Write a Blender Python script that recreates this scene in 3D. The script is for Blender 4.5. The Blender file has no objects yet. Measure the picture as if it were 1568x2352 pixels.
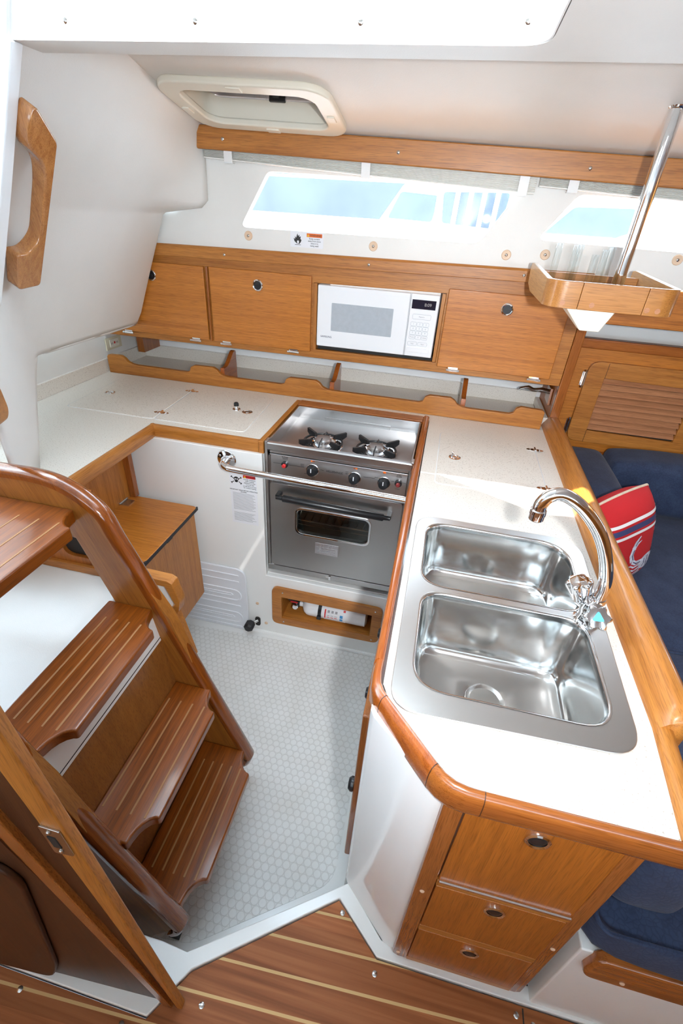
import bpy, bmesh, math, random
from mathutils import Vector, Matrix
random.seed(7)
PI = math.pi
SC = bpy.context.scene
COL = SC.collection

# ------------------------------------------------------------------ materials
def new_mat(name):
    m = bpy.data.materials.new(name); m.use_nodes = True
    nt = m.node_tree; nt.nodes.clear()
    out = nt.nodes.new('ShaderNodeOutputMaterial'); b = nt.nodes.new('ShaderNodeBsdfPrincipled')
    nt.links.new(b.outputs[0], out.inputs[0])
    return m, nt, b
def N(nt, t, **kw):
    n = nt.nodes.new(t)
    for k, v in kw.items(): setattr(n, k, v)
    return n
def ramp(nt, stops):
    r = nt.nodes.new('ShaderNodeValToRGB'); e = r.color_ramp.elements
    while len(e) < len(stops): e.new(0.5)
    for i, (p, c) in enumerate(stops):
        e[i].position = p; e[i].color = (c[0], c[1], c[2], 1)
    return r
def coords(nt, scale=(1, 1, 1), rot=(0, 0, 0), kind='POINT'):
    tc = N(nt, 'ShaderNodeTexCoord'); mp = N(nt, 'ShaderNodeMapping', vector_type=kind)
    mp.inputs['Scale'].default_value = scale; mp.inputs['Rotation'].default_value = rot
    nt.links.new(tc.outputs['Object'], mp.inputs['Vector'])
    return mp.outputs[0]
def plain(name, col, rough=0.5, metal=0.0, spec=0.5, coat=0.0, bump=0.0, bscale=200.0, var=0.0, vscale=6.0, sheen=0.0):
    m, nt, b = new_mat(name); L = nt.links.new
    b.inputs['Base Color'].default_value = (*col, 1); b.inputs['Roughness'].default_value = rough
    b.inputs['Metallic'].default_value = metal; b.inputs['Specular IOR Level'].default_value = spec
    b.inputs['Coat Weight'].default_value = coat; b.inputs['Coat Roughness'].default_value = 0.08
    b.inputs['Sheen Weight'].default_value = sheen
    v = coords(nt)
    if var:
        n = N(nt, 'ShaderNodeTexNoise'); n.inputs['Scale'].default_value = vscale; n.inputs['Detail'].default_value = 6
        L(v, n.inputs['Vector'])
        r = ramp(nt, [(0.3, [c*(1-var) for c in col]), (0.7, [min(1, c*(1+var)) for c in col])])
        L(n.outputs[0], r.inputs[0]); L(r.outputs[0], b.inputs['Base Color'])
    if bump:
        n2 = N(nt, 'ShaderNodeTexNoise'); n2.inputs['Scale'].default_value = bscale; n2.inputs['Detail'].default_value = 3
        L(v, n2.inputs['Vector'])
        bp = N(nt, 'ShaderNodeBump'); bp.inputs['Strength'].default_value = bump; bp.inputs['Distance'].default_value = 0.002
        L(n2.outputs[0], bp.inputs['Height']); L(bp.outputs[0], b.inputs['Normal'])
    return m
def wood(name, dark, light, axis='X', rough=0.35, coat=0.3, rot=(0, 0, 0), w=0.02, ln=0.7, plank=None):
    m, nt, b = new_mat(name); L = nt.links.new
    s = {'X': (ln, w, w), 'Y': (w, ln, w), 'Z': (w, w, ln)}[axis]
    v = coords(nt, s, rot, 'TEXTURE')
    n = N(nt, 'ShaderNodeTexNoise'); n.inputs['Scale'].default_value = 1.0; n.inputs['Detail'].default_value = 7
    n.inputs['Roughness'].default_value = 0.62; n.inputs['Distortion'].default_value = 0.6
    L(v, n.inputs['Vector'])
    mid = [(a*0.5+c*0.5) for a, c in zip(dark, light)]
    r = ramp(nt, [(0.28, dark), (0.48, mid), (0.72, light)]); L(n.outputs[0], r.inputs[0])
    # fine pores
    s2 = {'X': (.05, .0016, .0016), 'Y': (.0016, .05, .0016), 'Z': (.0016, .0016, .05)}[axis]
    v2 = coords(nt, s2, rot, 'TEXTURE')
    p = N(nt, 'ShaderNodeTexNoise'); p.inputs['Scale'].default_value = 1.0; p.inputs['Detail'].default_value = 2
    L(v2, p.inputs['Vector'])
    pr = ramp(nt, [(0.36, (.62, .58, .52)), (0.5, (1, 1, 1))]); L(p.outputs[0], pr.inputs[0])
    mx = N(nt, 'ShaderNodeMix', data_type='RGBA', blend_type='MULTIPLY'); mx.inputs[0].default_value = 0.75
    L(r.outputs[0], mx.inputs[6]); L(pr.outputs[0], mx.inputs[7])
    last = mx.outputs[2]
    L(last, b.inputs['Base Color'])
    b.inputs['Roughness'].default_value = rough; b.inputs['Coat Weight'].default_value = coat; b.inputs['Coat Roughness'].default_value = 0.12
    bp = N(nt, 'ShaderNodeBump'); bp.inputs['Strength'].default_value = 0.12; bp.inputs['Distance'].default_value = 0.001
    L(p.outputs[0], bp.inputs['Height']); L(bp.outputs[0], b.inputs['Normal'])
    return m
def sole_mat():
    m, nt, b = new_mat('teak_and_holly'); L = nt.links.new
    tc = N(nt, 'ShaderNodeTexCoord'); mp = N(nt, 'ShaderNodeMapping'); mp.inputs['Rotation'].default_value = (0, 0, -0.05)
    L(tc.outputs['Object'], mp.inputs['Vector'])
    sp = N(nt, 'ShaderNodeSeparateXYZ'); L(mp.outputs[0], sp.inputs[0])
    a = N(nt, 'ShaderNodeMath', operation='ADD'); a.inputs[1].default_value = 10.0 - 0.3325 + 0.031; L(sp.outputs[1], a.inputs[0])
    d = N(nt, 'ShaderNodeMath', operation='DIVIDE'); d.inputs[1].default_value = 0.062; L(a.outputs[0], d.inputs[0])
    f = N(nt, 'ShaderNodeMath', operation='FRACT'); L(d.outputs[0], f.inputs[0])
    fl = N(nt, 'ShaderNodeMath', operation='FLOOR'); L(d.outputs[0], fl.inputs[0])
    s1 = N(nt, 'ShaderNodeMath', operation='SUBTRACT'); s1.inputs[1].default_value = 0.5; L(f.outputs[0], s1.inputs[0])
    ab = N(nt, 'ShaderNodeMath', operation='ABSOLUTE'); L(s1.outputs[0], ab.inputs[0])
    lt = N(nt, 'ShaderNodeMath', operation='LESS_THAN'); lt.inputs[1].default_value = 0.045; L(ab.outputs[0], lt.inputs[0])
    v = coords(nt, (.6, .016, .02), (0, 0, 0), 'TEXTURE')
    n = N(nt, 'ShaderNodeTexNoise'); n.inputs['Detail'].default_value = 7; n.inputs['Scale'].default_value = 1; n.inputs['Distortion'].default_value = .5
    L(v, n.inputs['Vector'])
    r = ramp(nt, [(0.25, (.19, .060, .020)), (0.5, (.34, .115, .042)), (0.75, (.47, .175, .068))]); L(n.outputs[0], r.inputs[0])
    wn = N(nt, 'ShaderNodeTexWhiteNoise', noise_dimensions='1D'); L(fl.outputs[0], wn.inputs['W'])
    hs = N(nt, 'ShaderNodeHueSaturation'); mr = N(nt, 'ShaderNodeMapRange'); mr.inputs[3].default_value = .8; mr.inputs[4].default_value = 1.2
    L(wn.outputs[0], mr.inputs[0]); L(mr.outputs[0], hs.inputs['Value']); L(r.outputs[0], hs.inputs['Color'])
    mx = N(nt, 'ShaderNodeMix', data_type='RGBA'); L(lt.outputs[0], mx.inputs[0]); L(hs.outputs[0], mx.inputs[6]); mx.inputs[7].default_value = (.62, .40, .18, 1)
    L(mx.outputs[2], b.inputs['Base Color']); b.inputs['Roughness'].default_value = .5; b.inputs['Specular IOR Level'].default_value = .2
    return m
def disc_floor_mat():
    m, nt, b = new_mat('moulded_disc_nonskid'); L = nt.links.new
    S = 0.0240
    tc = N(nt, 'ShaderNodeTexCoord')
    def cell(off):
        mp = N(nt, 'ShaderNodeMapping'); mp.inputs['Scale'].default_value = (1/S, 1/(S*math.sqrt(3)), 0); mp.inputs['Location'].default_value = (off+40, off+40, 0)
        L(tc.outputs['Object'], mp.inputs['Vector'])
        fr = N(nt, 'ShaderNodeVectorMath', operation='FRACTION'); L(mp.outputs[0], fr.inputs[0])
        sb = N(nt, 'ShaderNodeVectorMath', operation='SUBTRACT'); sb.inputs[1].default_value = (.5, .5, 0); L(fr.outputs[0], sb.inputs[0])
        ml = N(nt, 'ShaderNodeVectorMath', operation='MULTIPLY'); ml.inputs[1].default_value = (1, math.sqrt(3), 0); L(sb.outputs[0], ml.inputs[0])
        ln = N(nt, 'ShaderNodeVectorMath', operation='LENGTH'); L(ml.outputs[0], ln.inputs[0])
        return ln.outputs['Value']
    mn = N(nt, 'ShaderNodeMath', operation='MINIMUM'); L(cell(0), mn.inputs[0]); L(cell(.5), mn.inputs[1])
    r = ramp(nt, [(0.0, (.82, .82, .80)), (.415, (.82, .82, .80)), (.46, (.64, .63, .60)), (.50, (.76, .755, .735)), (.56, (.78, .775, .755))])
    L(mn.outputs[0], r.inputs[0])
    n = N(nt, 'ShaderNodeTexNoise'); n.inputs['Scale'].default_value = 9; n.inputs['Detail'].default_value = 5; L(tc.outputs['Object'], n.inputs['Vector'])
    r2 = ramp(nt, [(.3, (.93, .92, .90)), (.6, (1, 1, 1))]); L(n.outputs[0], r2.inputs[0])
    mx = N(nt, 'ShaderNodeMix', data_type='RGBA', blend_type='MULTIPLY'); mx.inputs[0].default_value = 1; L(r.outputs[0], mx.inputs[6]); L(r2.outputs[0], mx.inputs[7])
    L(mx.outputs[2], b.inputs['Base Color']); b.inputs['Roughness'].default_value = .35
    hr = ramp(nt, [(0, (1, 1, 1)), (.40, (.9, .9, .9)), (.47, (0, 0, 0)), (1, (0, 0, 0))]); L(mn.outputs[0], hr.inputs[0])
    bp = N(nt, 'ShaderNodeBump'); bp.inputs['Strength'].default_value = .3; bp.inputs['Distance'].default_value = .002
    L(hr.outputs[0], bp.inputs['Height']); L(bp.outputs[0], b.inputs['Normal'])
    return m
def speckle(name, base, dark, rough=.35):
    m, nt, b = new_mat(name); L = nt.links.new
    v = coords(nt)
    n = N(nt, 'ShaderNodeTexNoise'); n.inputs['Scale'].default_value = 260; n.inputs['Detail'].default_value = 2; L(v, n.inputs['Vector'])
    r = ramp(nt, [(.30, dark), (.40, base), (.62, base), (.75, [min(1, c*1.12) for c in base])]); L(n.outputs[0], r.inputs[0])
    L(r.outputs[0], b.inputs['Base Color']); b.inputs['Roughness'].default_value = rough
    return m
def steel(name, col, rough, axis=None, amt=.08, scale=(400, 8, 8)):
    m, nt, b = new_mat(name); L = nt.links.new
    b.inputs['Base Color'].default_value = (*col, 1); b.inputs['Metallic'].default_value = 1; b.inputs['Roughness'].default_value = rough
    v = coords(nt, scale)
    n = N(nt, 'ShaderNodeTexNoise'); n.inputs['Scale'].default_value = 1; n.inputs['Detail'].default_value = 4; L(v, n.inputs['Vector'])
    mr = N(nt, 'ShaderNodeMapRange'); mr.inputs[3].default_value = max(.02, rough-amt); mr.inputs[4].default_value = rough+amt
    L(n.outputs[0], mr.inputs[0]); L(mr.outputs[0], b.inputs['Roughness'])
    return m
def glass_mat(name, tint=(1, 1, 1), gl=.12, rough=.02):
    m, nt, b = new_mat(name); L = nt.links.new
    nt.nodes.remove(b); out = [n for n in nt.nodes if n.type == 'OUTPUT_MATERIAL'][0]
    t = N(nt, 'ShaderNodeBsdfTransparent'); t.inputs[0].default_value = (*tint, 1)
    g = N(nt, 'ShaderNodeBsdfGlossy'); g.inputs['Roughness'].default_value = rough
    lw = N(nt, 'ShaderNodeLayerWeight'); lw.inputs[0].default_value = .08
    ad = N(nt, 'ShaderNodeMath', operation='MULTIPLY_ADD'); ad.inputs[1].default_value = .35; ad.inputs[2].default_value = gl*.3
    L(lw.outputs['Fresnel'], ad.inputs[0])
    mx = N(nt, 'ShaderNodeMixShader'); L(ad.outputs[0], mx.inputs[0]); L(t.outputs[0], mx.inputs[1]); L(g.outputs[0], mx.inputs[2]); L(mx.outputs[0], out.inputs[0])
    return m
def emit(name, col, s):
    m, nt, b = new_mat(name)
    b.inputs['Base Color'].default_value = (*col, 1); b.inputs['Emission Color'].default_value = (*col, 1); b.inputs['Emission Strength'].default_value = s
    return m

def suede():
    m, nt, b = new_mat('blue_suede'); L = nt.links.new; v = coords(nt)
    n = N(nt, 'ShaderNodeTexNoise'); n.inputs['Scale'].default_value = 14; n.inputs['Detail'].default_value = 6; L(v, n.inputs['Vector'])
    ad = N(nt, 'ShaderNodeVectorMath', operation='MULTIPLY_ADD'); ad.inputs[1].default_value = (.05, .05, .05); L(n.outputs['Color'], ad.inputs[0]); L(v, ad.inputs[2])
    vo = N(nt, 'ShaderNodeTexVoronoi', feature='DISTANCE_TO_EDGE'); vo.inputs['Scale'].default_value = 95; L(ad.outputs[0], vo.inputs['Vector'])
    r = ramp(nt, [(0.25, (.019, .030, .066)), (.5, (.028, .043, .090)), (.75, (.042, .062, .118))]); L(n.outputs[0], r.inputs[0])
    r2 = ramp(nt, [(0.0, (.45, .45, .5)), (.12, (1, 1, 1))]); L(vo.outputs['Distance'], r2.inputs[0])
    mx = N(nt, 'ShaderNodeMix', data_type='RGBA', blend_type='MULTIPLY'); mx.inputs[0].default_value = .45; L(r.outputs[0], mx.inputs[6]); L(r2.outputs[0], mx.inputs[7])
    L(mx.outputs[2], b.inputs['Base Color']); b.inputs['Roughness'].default_value = .85; b.inputs['Specular IOR Level'].default_value = .3; b.inputs['Sheen Weight'].default_value = .08
    bp = N(nt, 'ShaderNodeBump'); bp.inputs['Strength'].default_value = .35; bp.inputs['Distance'].default_value = .002; L(vo.outputs['Distance'], bp.inputs['Height']); L(bp.outputs[0], b.inputs['Normal'])
    return m

TD, TL = (.320, .103, .014), (.540, .215, .040)
M = {}
M['liner'] = plain('liner_gelcoat', (.79, .775, .74), .55, bump=.15, bscale=350, var=.02)
M['gel'] = plain('white_gelcoat', (.83, .83, .81), .28, coat=.3, var=.015, vscale=3)
M['gloss_white'] = plain('glossy_white', (.83, .83, .82), .12, coat=.5, var=.01)
M['frame_white'] = plain('hatch_white', (.86, .87, .88), .3, var=.01)
M['cream'] = plain('cream_plastic', (.78, .74, .63), .4, var=.01)
M['disc'] = disc_floor_mat()
M['sole'] = sole_mat()
M['lam'] = speckle('counter_laminate', (.745, .69, .615), (.46, .39, .32), .35)
M['teakX'] = wood('teak_x', TD, TL, 'X', .4, .12)
M['teakY'] = wood('teak_y', TD, TL, 'Y', .38, .25)
M['teakZ'] = wood('teak_z', TD, TL, 'Z', .4, .12)
M['doorX'] = wood('teak_veneer_x', (0.380, 0.118, 0.013), (0.600, 0.216, 0.032), 'X', .36, .25, w=.012, ln=.9)
M['doorZ'] = wood('teak_veneer_z', (0.277, 0.078, 0.008), (0.473, 0.146, 0.018), 'Z', .4, .08, w=.012, ln=.5)
M['trimX'] = wood('varnished_trim_x', (0.240, 0.059, 0.009), (0.416, 0.133, 0.025), 'X', .25, .6)
M['trimY'] = wood('varnished_trim_y', (0.264, 0.056, 0.007), (0.432, 0.119, 0.020), 'Y', .25, .6)
M['trimZ'] = wood('varnished_trim_z', (0.240, 0.063, 0.010), (0.384, 0.126, 0.025), 'Z', .25, .5)
M['treadY'] = wood('varnished_tread', (0.143, 0.032, 0.002), (0.336, 0.086, 0.007), 'Y', .32, .35, w=.014, ln=.4)
SLOPE = math.atan2(.83, .30)
M['railS'] = wood('ladder_rail_teak', (0.224, 0.073, 0.009), (0.416, 0.154, 0.025), 'X', .42, .12, rot=(0, SLOPE, 0))
M['capS'] = wood('ladder_cap', (0.128, 0.028, 0.003), (0.304, 0.077, 0.009), 'X', .18, .9, rot=(0, SLOPE, 0))
M['riser'] = wood('riser_ply', (0.224, 0.077, 0.015), (0.336, 0.126, 0.026), 'Z', .4, .3)
M['groove'] = plain('tread_groove', (.40, .19, .07), .6, var=.1)
M['shaded_darkwood'] = wood('dark_wood_with_shade', (.034, .011, .004), (.075, .025, .008), 'Z', .45, .08)  # brown wood, darkened further so its colour carries the shade at the bulkhead
M['paleY'] = wood('pale_tray_wood', (0.416, 0.196, 0.055), (0.560, 0.294, 0.095), 'Y', .35, .3)
M['paleX'] = wood('tray_wood_x', (0.368, 0.140, 0.033), (0.496, 0.217, 0.055), 'X', .3, .4)
M['louver'] = wood('louver_teak', (.34, .13, .055), (.56, .26, .125), 'X', .45, .05)
M['handle'] = wood('varnished_handle', (.36, .13, .035), (.60, .27, .09), 'Z', .2, .9)
M['steel'] = steel('brushed_steel', (.50, .49, .485), .30, amt=.03, scale=(3, 260, 260))
M['sink'] = steel('sink_steel', (.70, .70, .69), .15, amt=.05, scale=(30, 30, 90))
M['sinkrim'] = steel('sink_rim_steel', (.66, .65, .63), .32, amt=.05, scale=(8, 200, 200))
M['chrome'] = plain('chrome', (.83, .83, .84), .05, 1.0, var=.01)
M['screw'] = plain('screw_steel', (.55, .54, .52), .22, 1.0, var=.05)
M['black'] = plain('black_plastic', (.012, .013, .015), .3, var=.1)
M['iron'] = plain('black_enamel', (.014, .014, .015), .42, bump=.2, var=.1)
M['rubber'] = plain('black_rubber', (.02, .02, .022), .6, var=.1)
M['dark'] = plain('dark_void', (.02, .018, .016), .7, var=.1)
M['navy'] = plain('navy_ink', (.03, .04, .10), .5, var=.05)
M['ink'] = plain('black_ink', (.02, .02, .02), .5, var=.05)
M['greyink'] = plain('grey_ink', (.32, .32, .34), .6, var=.05)
M['paper'] = plain('sticker_white', (.80, .81, .84), .3, var=.01)
M['redink'] = plain('red_ink', (.62, .02, .02), .4, var=.03)
M['orangeink'] = plain('orange_ink', (.80, .16, .02), .4, var=.03)
M['yellow'] = plain('yellow_ink', (.75, .55, .03), .4, var=.03)
M['blueink'] = plain('blue_ink', (.05, .28, .60), .4, var=.03)
M['white'] = plain('white_enamel', (.84, .85, .87), .22, coat=.3, var=.01)
M['mwwin'] = plain('microwave_screen', (.44, .48, .52), .15, coat=.5, var=.04, vscale=60)
M['lcd'] = plain('display_black', (.012, .014, .03), .12, var=.1)
M['redknob'] = plain('red_button', (.55, .03, .03), .25, var=.05)
M['darkred'] = plain('dark_red_button', (.20, .02, .02), .3, var=.05)
M['fabric'] = suede()
M['red'] = plain('red_cotton', (.50, .010, .014), .85, bump=.4, bscale=500, var=.06)
M['pipe'] = plain('natural_piping', (.62, .50, .38), .8, var=.1, vscale=120)
M['stripew'] = plain('white_print', (.78, .76, .74), .8, var=.03)
M['striben'] = plain('navy_print', (.04, .045, .13), .8, var=.1)
M['crab'] = plain('crab_print', (.60, .60, .68), .8, var=.35, vscale=70)
M['glass'] = glass_mat('window_glass', gl=.0, rough=.03)
M['ovenglass'] = glass_mat('oven_glass', (.75, .78, .76), .2)
M['acrylic'] = glass_mat('clear_acrylic', (.93, .96, .96), .5, .05)
M['shade'] = plain('pleated_shade', (.88, .87, .83), .7, var=.03, vscale=40)
M['tan'] = plain('tan_washer', (.72, .52, .36), .5, var=.05)
M['almond'] = plain('almond_plastic', (.66, .60, .44), .35, var=.02)
M['plasticpan'] = plain('white_pvc', (.76, .78, .82), .4, var=.01)
M['water'] = plain('harbour_water', (.066, .076, .090), .15, bump=.3, bscale=3, var=.2, vscale=2)
M['boatwin'] = plain('boat_window', (.052, .064, .080), .2, var=.1)
M['boatwhite'] = plain('boat_gelcoat', (.85, .86, .87), .3, var=.01)
M['alu'] = steel('hatch_aluminium', (.78, .78, .82), .3)
M['haze'] = plain('hazy_shore', (.082, .094, .110), .9, var=.1, vscale=.3)
M['bluecap'] = plain('blue_tap_badge', (.10, .42, .66), .2, coat=.4, var=.05)
M['greyplastic'] = plain('grey_plastic', (.33, .34, .35), .35, var=.05)
# ------------------------------------------------------------------ mesh helpers
def bx(bm, x0, x1, y0, y1, z0, z1):
    vs = [bm.verts.new((x, y, z)) for x in (x0, x1) for y in (y0, y1) for z in (z0, z1)]
    for f in ((0, 1, 3, 2), (4, 6, 7, 5), (0, 4, 5, 1), (2, 3, 7, 6), (0, 2, 6, 4), (1, 5, 7, 3)):
        bm.faces.new([vs[i] for i in f])
    return bm
def v3(axis, a, b, h):
    return {'x': (h, a, b), 'y': (a, h, b), 'z': (a, b, h)}[axis]
def prism(bm, pts, axis, h0, h1, holes=()):
    """polygon (with holes) in the plane across axis, extruded from h0 to h1"""
    tmp = bmesh.new(); edges = []
    for loop in [pts]+list(holes):
        vs = [tmp.verts.new(v3(axis, p[0], p[1], h0)) for p in loop]
        for i in range(len(vs)): edges.append(tmp.edges.new((vs[i], vs[(i+1) % len(vs)])))
    if holes: bmesh.ops.triangle_fill(tmp, edges=edges, use_beauty=True)
    else: tmp.faces.new(list(tmp.verts))
    r = bmesh.ops.extrude_face_region(tmp, geom=list(tmp.faces))
    d = Vector(v3(axis, 0, 0, h1-h0))
    bmesh.ops.translate(tmp, verts=[g for g in r['geom'] if isinstance(g, bmesh.types.BMVert)], vec=d)
    bmesh.ops.recalc_face_normals(tmp, faces=list(tmp.faces))
    merge(bm, tmp); return bm
def merge(bm, tmp, mat=None):
    if mat is not None: bmesh.ops.transform(tmp, matrix=mat, verts=list(tmp.verts))
    me = bpy.data.meshes.new('tmp'); tmp.to_mesh(me); tmp.free(); bm.from_mesh(me); bpy.data.meshes.remove(me)
def rrect(x0, x1, y0, y1, r, n=6):
    if not isinstance(r, (tuple, list)): r = (r,)*4
    out = []
    for cx, cy, a, rr in ((x1-r[0], y0+r[0], -90, r[0]), (x1-r[1], y1-r[1], 0, r[1]), (x0+r[2], y1-r[2], 90, r[2]), (x0+r[3], y0+r[3], 180, r[3])):
        for i in range(n+1):
            t = math.radians(a+90*i/n); out.append((cx+rr*math.cos(t), cy+rr*math.sin(t)))
    return out
def rpoly(pts, r, n=5):
    """round every corner of a polygon; r number or list"""
    out = []; k = len(pts)
    for i in range(k):
        p = Vector(pts[i]).to_2d(); a = Vector(pts[i-1]).to_2d(); b = Vector(pts[(i+1) % k]).to_2d()
        rr = r[i] if isinstance(r, (list, tuple)) else r
        if rr <= 0: out.append(tuple(p)); continue
        da, db = (a-p), (b-p); la, lb = da.length, db.length; da /= la; db /= lb
        t = min(rr, la*.49, lb*.49)
        q0, q1 = p+da*t, p+db*t
        for j in range(n+1):
            s = j/n; out.append(tuple((q0*(1-s)+p*s)*(1-s)+(p*(1-s)+q1*s)*s))
    return out
def loft(bm, rings, cap0=True, cap1=True, closed=True):
    R = [[bm.verts.new(p) for p in ring] for ring in rings]
    for a, b in zip(R, R[1:]):
        k = len(a)
        for i in range(k if closed else k-1):
            j = (i+1) % k
            try: bm.faces.new((a[i], a[j], b[j], b[i]))
            except ValueError: pass
    if closed and cap0: bm.faces.new(list(reversed(R[0])))
    if closed and cap1: bm.faces.new(R[-1])
    return bm
def tube(bm, pts, r, n=12, caps=True, flat=1.0):
    pts = [Vector(p) for p in pts]; rings = []
    t0 = (pts[1]-pts[0]).normalized(); up = Vector((0, 0, 1)) if abs(t0.z) < .9 else Vector((1, 0, 0))
    u = t0.cross(up).normalized()
    for i, p in enumerate(pts):
        a = pts[max(0, i-1)]; b = pts[min(len(pts)-1, i+1)]; t = (b-a).normalized()
        u = (u-t*u.dot(t)).normalized(); w = t.cross(u)
        rr = r[i] if isinstance(r, (list, tuple)) else r
        rings.append([p+u*rr*math.cos(2*PI*k/n)+w*rr*flat*math.sin(2*PI*k/n) for k in range(n)])
    loft(bm, rings, caps, caps)
    bmesh.ops.recalc_face_normals(bm, faces=list(bm.faces)); return bm
def lathe(bm, prof, c, axis='z', n=24, sgn=1):
    """profile (r, h) about an axis through c"""
    rings = []
    for r, h in prof:
        ring = []
        for k in range(n):
            a = 2*PI*k/n; p, q = r*math.cos(a), r*math.sin(a); h2 = h*sgn
            o = {'z': (p, q, h2), 'y': (p, h2, q), 'x': (h2, p, q)}[axis]
            ring.append((c[0]+o[0], c[1]+o[1], c[2]+o[2]))
        rings.append(ring)
    loft(bm, rings, prof[0][0] > 1e-5, prof[-1][0] > 1e-5)
    bmesh.ops.remove_doubles(bm, verts=list(bm.verts), dist=1e-6)
    bmesh.ops.recalc_face_normals(bm, faces=list(bm.faces)); return bm
def smooth_path(pts, n=6):
    """Catmull-Rom through the points"""
    P = [Vector(p) for p in pts]; P = [P[0]*2-P[1]]+P+[P[-1]*2-P[-2]]; out = []
    for i in range(1, len(P)-2):
        for j in range(n):
            t = j/n
            out.append(.5*((2*P[i])+(P[i+1]-P[i-1])*t+(2*P[i-1]-5*P[i]+4*P[i+1]-P[i+2])*t*t+(3*P[i]-P[i-1]-3*P[i+1]+P[i+2])*t**3))
    out.append(P[-2]); return out
def nb(): return bmesh.new()

# ------------------------------------------------------------------ object helpers
ORG = {}
def tag(o, label=None, cat=None, group=None, kind=None):
    if label: o['label'] = label
    if cat: o['category'] = cat
    if group: o['group'] = group
    if kind: o['kind'] = kind
    return o
def obj(name, bm, mat, parent=None, bev=0, seg=2, ang=35, smooth=True, label=None, cat=None, group=None, kind=None, org=None):
    me = bpy.data.meshes.new(name)
    if parent is not None: off = ORG[parent.name]
    elif org is not None: off = Vector(org)
    else:
        c = [v.co for v in bm.verts]
        off = Vector(((min(v.x for v in c)+max(v.x for v in c))/2, (min(v.y for v in c)+max(v.y for v in c))/2, min(v.z for v in c)))
    bmesh.ops.translate(bm, verts=list(bm.verts), vec=-off)
    bm.to_mesh(me); bm.free()
    if smooth:
        for p in me.polygons: p.use_smooth = True
        if not bev: me.set_sharp_from_angle(angle=math.radians(ang))
    if isinstance(mat, str): mat = M[mat]
    me.materials.append(mat)
    o = bpy.data.objects.new(name, me); COL.objects.link(o); ORG[o.name] = off
    if parent is not None: o.parent = parent
    else: o.location = off
    if bev:
        b = o.modifiers.new('edge', 'BEVEL'); b.width = bev; b.segments = seg; b.limit_method = 'ANGLE'; b.angle_limit = math.radians(40); b.harden_normals = True
    tag(o, label, cat, group, kind); return o
def thing(name, label, cat, loc, group=None):
    e = bpy.data.objects.new(name, None); COL.objects.link(e); e.location = loc; e.empty_display_size = .05
    ORG[e.name] = Vector(loc); return tag(e, label, cat, group)
def struct(name, bm, mat, **k): return obj(name, bm, mat, kind='structure', **k)
def dup(o, loc=None, parent=None, label=None):
    c = o.copy(); COL.objects.link(c); ORG[c.name] = ORG[o.name]
    if parent is not None: c.parent = parent
    if loc is not None: c.location = loc
    if label: c['label'] = label
    for ch in list(o.children): dup(ch, parent=c)
    return c
def text(name, body, size, mat, parent, origin, right, up, align='CENTER', ext=.0004, kern=1.0):
    cu = bpy.data.curves.new(name, 'FONT'); cu.body = body; cu.size = size; cu.align_x = align; cu.align_y = 'CENTER'; cu.extrude = ext; cu.space_character = kern
    to = bpy.data.objects.new('txt', cu); COL.objects.link(to)
    me = bpy.data.meshes.new_from_object(to); bpy.data.objects.remove(to); bpy.data.curves.remove(cu)
    r, u = Vector(right).normalized(), Vector(up).normalized(); n = r.cross(u)
    m = Matrix((r, u, n)).transposed().to_4x4(); m.translation = Vector(origin)
    me.transform(m); bm = nb(); bm.from_mesh(me); bpy.data.meshes.remove(me)
    return obj(name, bm, mat, parent, smooth=False)
def box(name, b, mat, parent=None, bev=0, **k):
    return obj(name, bx(nb(), *b), mat, parent, bev=bev, **k)
def screw(parent, p, axis='y', sgn=-1, r=.005, mat='screw', name='screw'):
    bm = nb(); lathe(bm, [(r, -.002), (r, .001), (r*.7, .0022), (0, .0026)], p, axis, 12, sgn)
    return obj(name, bm, mat, parent)
def disc_prof(r, h): return [(r, 0), (r, h*.7), (r*.92, h), (0, h)]
# ------------------------------------------------------------------ setting
H = 1.45                       # camera above the teak sole
ZC, ZF = 0.742, -0.21          # counter top, galley pan floor
# teak and holly sole
lipf = [(-2.2, .178), (-.375, .180), (-.318, .268), (-.025, .473), (.083, .386)]
sole = [(-2.2, -1.7)]+[(-2.2, .178), (-.375, .180), (-.318, .268), (-.025, .473), (.083, .386), (2.4, .380), (2.4, -1.7)]
fl = struct('floor', prism(nb(), [(p[0], p[1]-.003) for p in sole], 'z', -.02, 0), 'sole', org=(0, 0, 0))
for i, (x, y) in enumerate(((-.272, .222), (-.012, .448), (.083, .358), (.395, .365), (.43, .357), (-.42, .158), (-.66, .155))):
    screw(fl, (x, y, 0), 'z', 1, .006)
bm = nb(); bx(bm, .4085, .411, -1.6, .379, -.01, .0012); obj('seam', bm, 'dark', fl)
# white moulded lip between the two floors
lip = lipf+[(2.4, .382), (2.4, .42), (.09, .418), (-.010, .510), (-.342, .293), (-.405, .297), (-.60, .297), (-2.2, .30)]
struct('trim_1', prism(nb(), lip, 'z', -.215, .006), 'gel', bev=.003)
struct('floor_bilge', bx(nb(), -2.3, 2.45, -1.4, 2.35, -.30, -.262), 'dark')
# galley pan floor with moulded discs
fg = struct('floor_galley', bx(nb(), -1.3, .03, .25, 1.50, ZF-.03, ZF), 'gel')
obj('nonskid_inset', prism(nb(), rpoly([(-1.0, 1.385), (-.060, 1.432), (-.055, .575), (-.390, .352), (-.46, .345), (-1.0, .345)], .05), 'z', ZF-.001, ZF+.0015), 'disc', fg)
for k in range(26):
    pass
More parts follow.
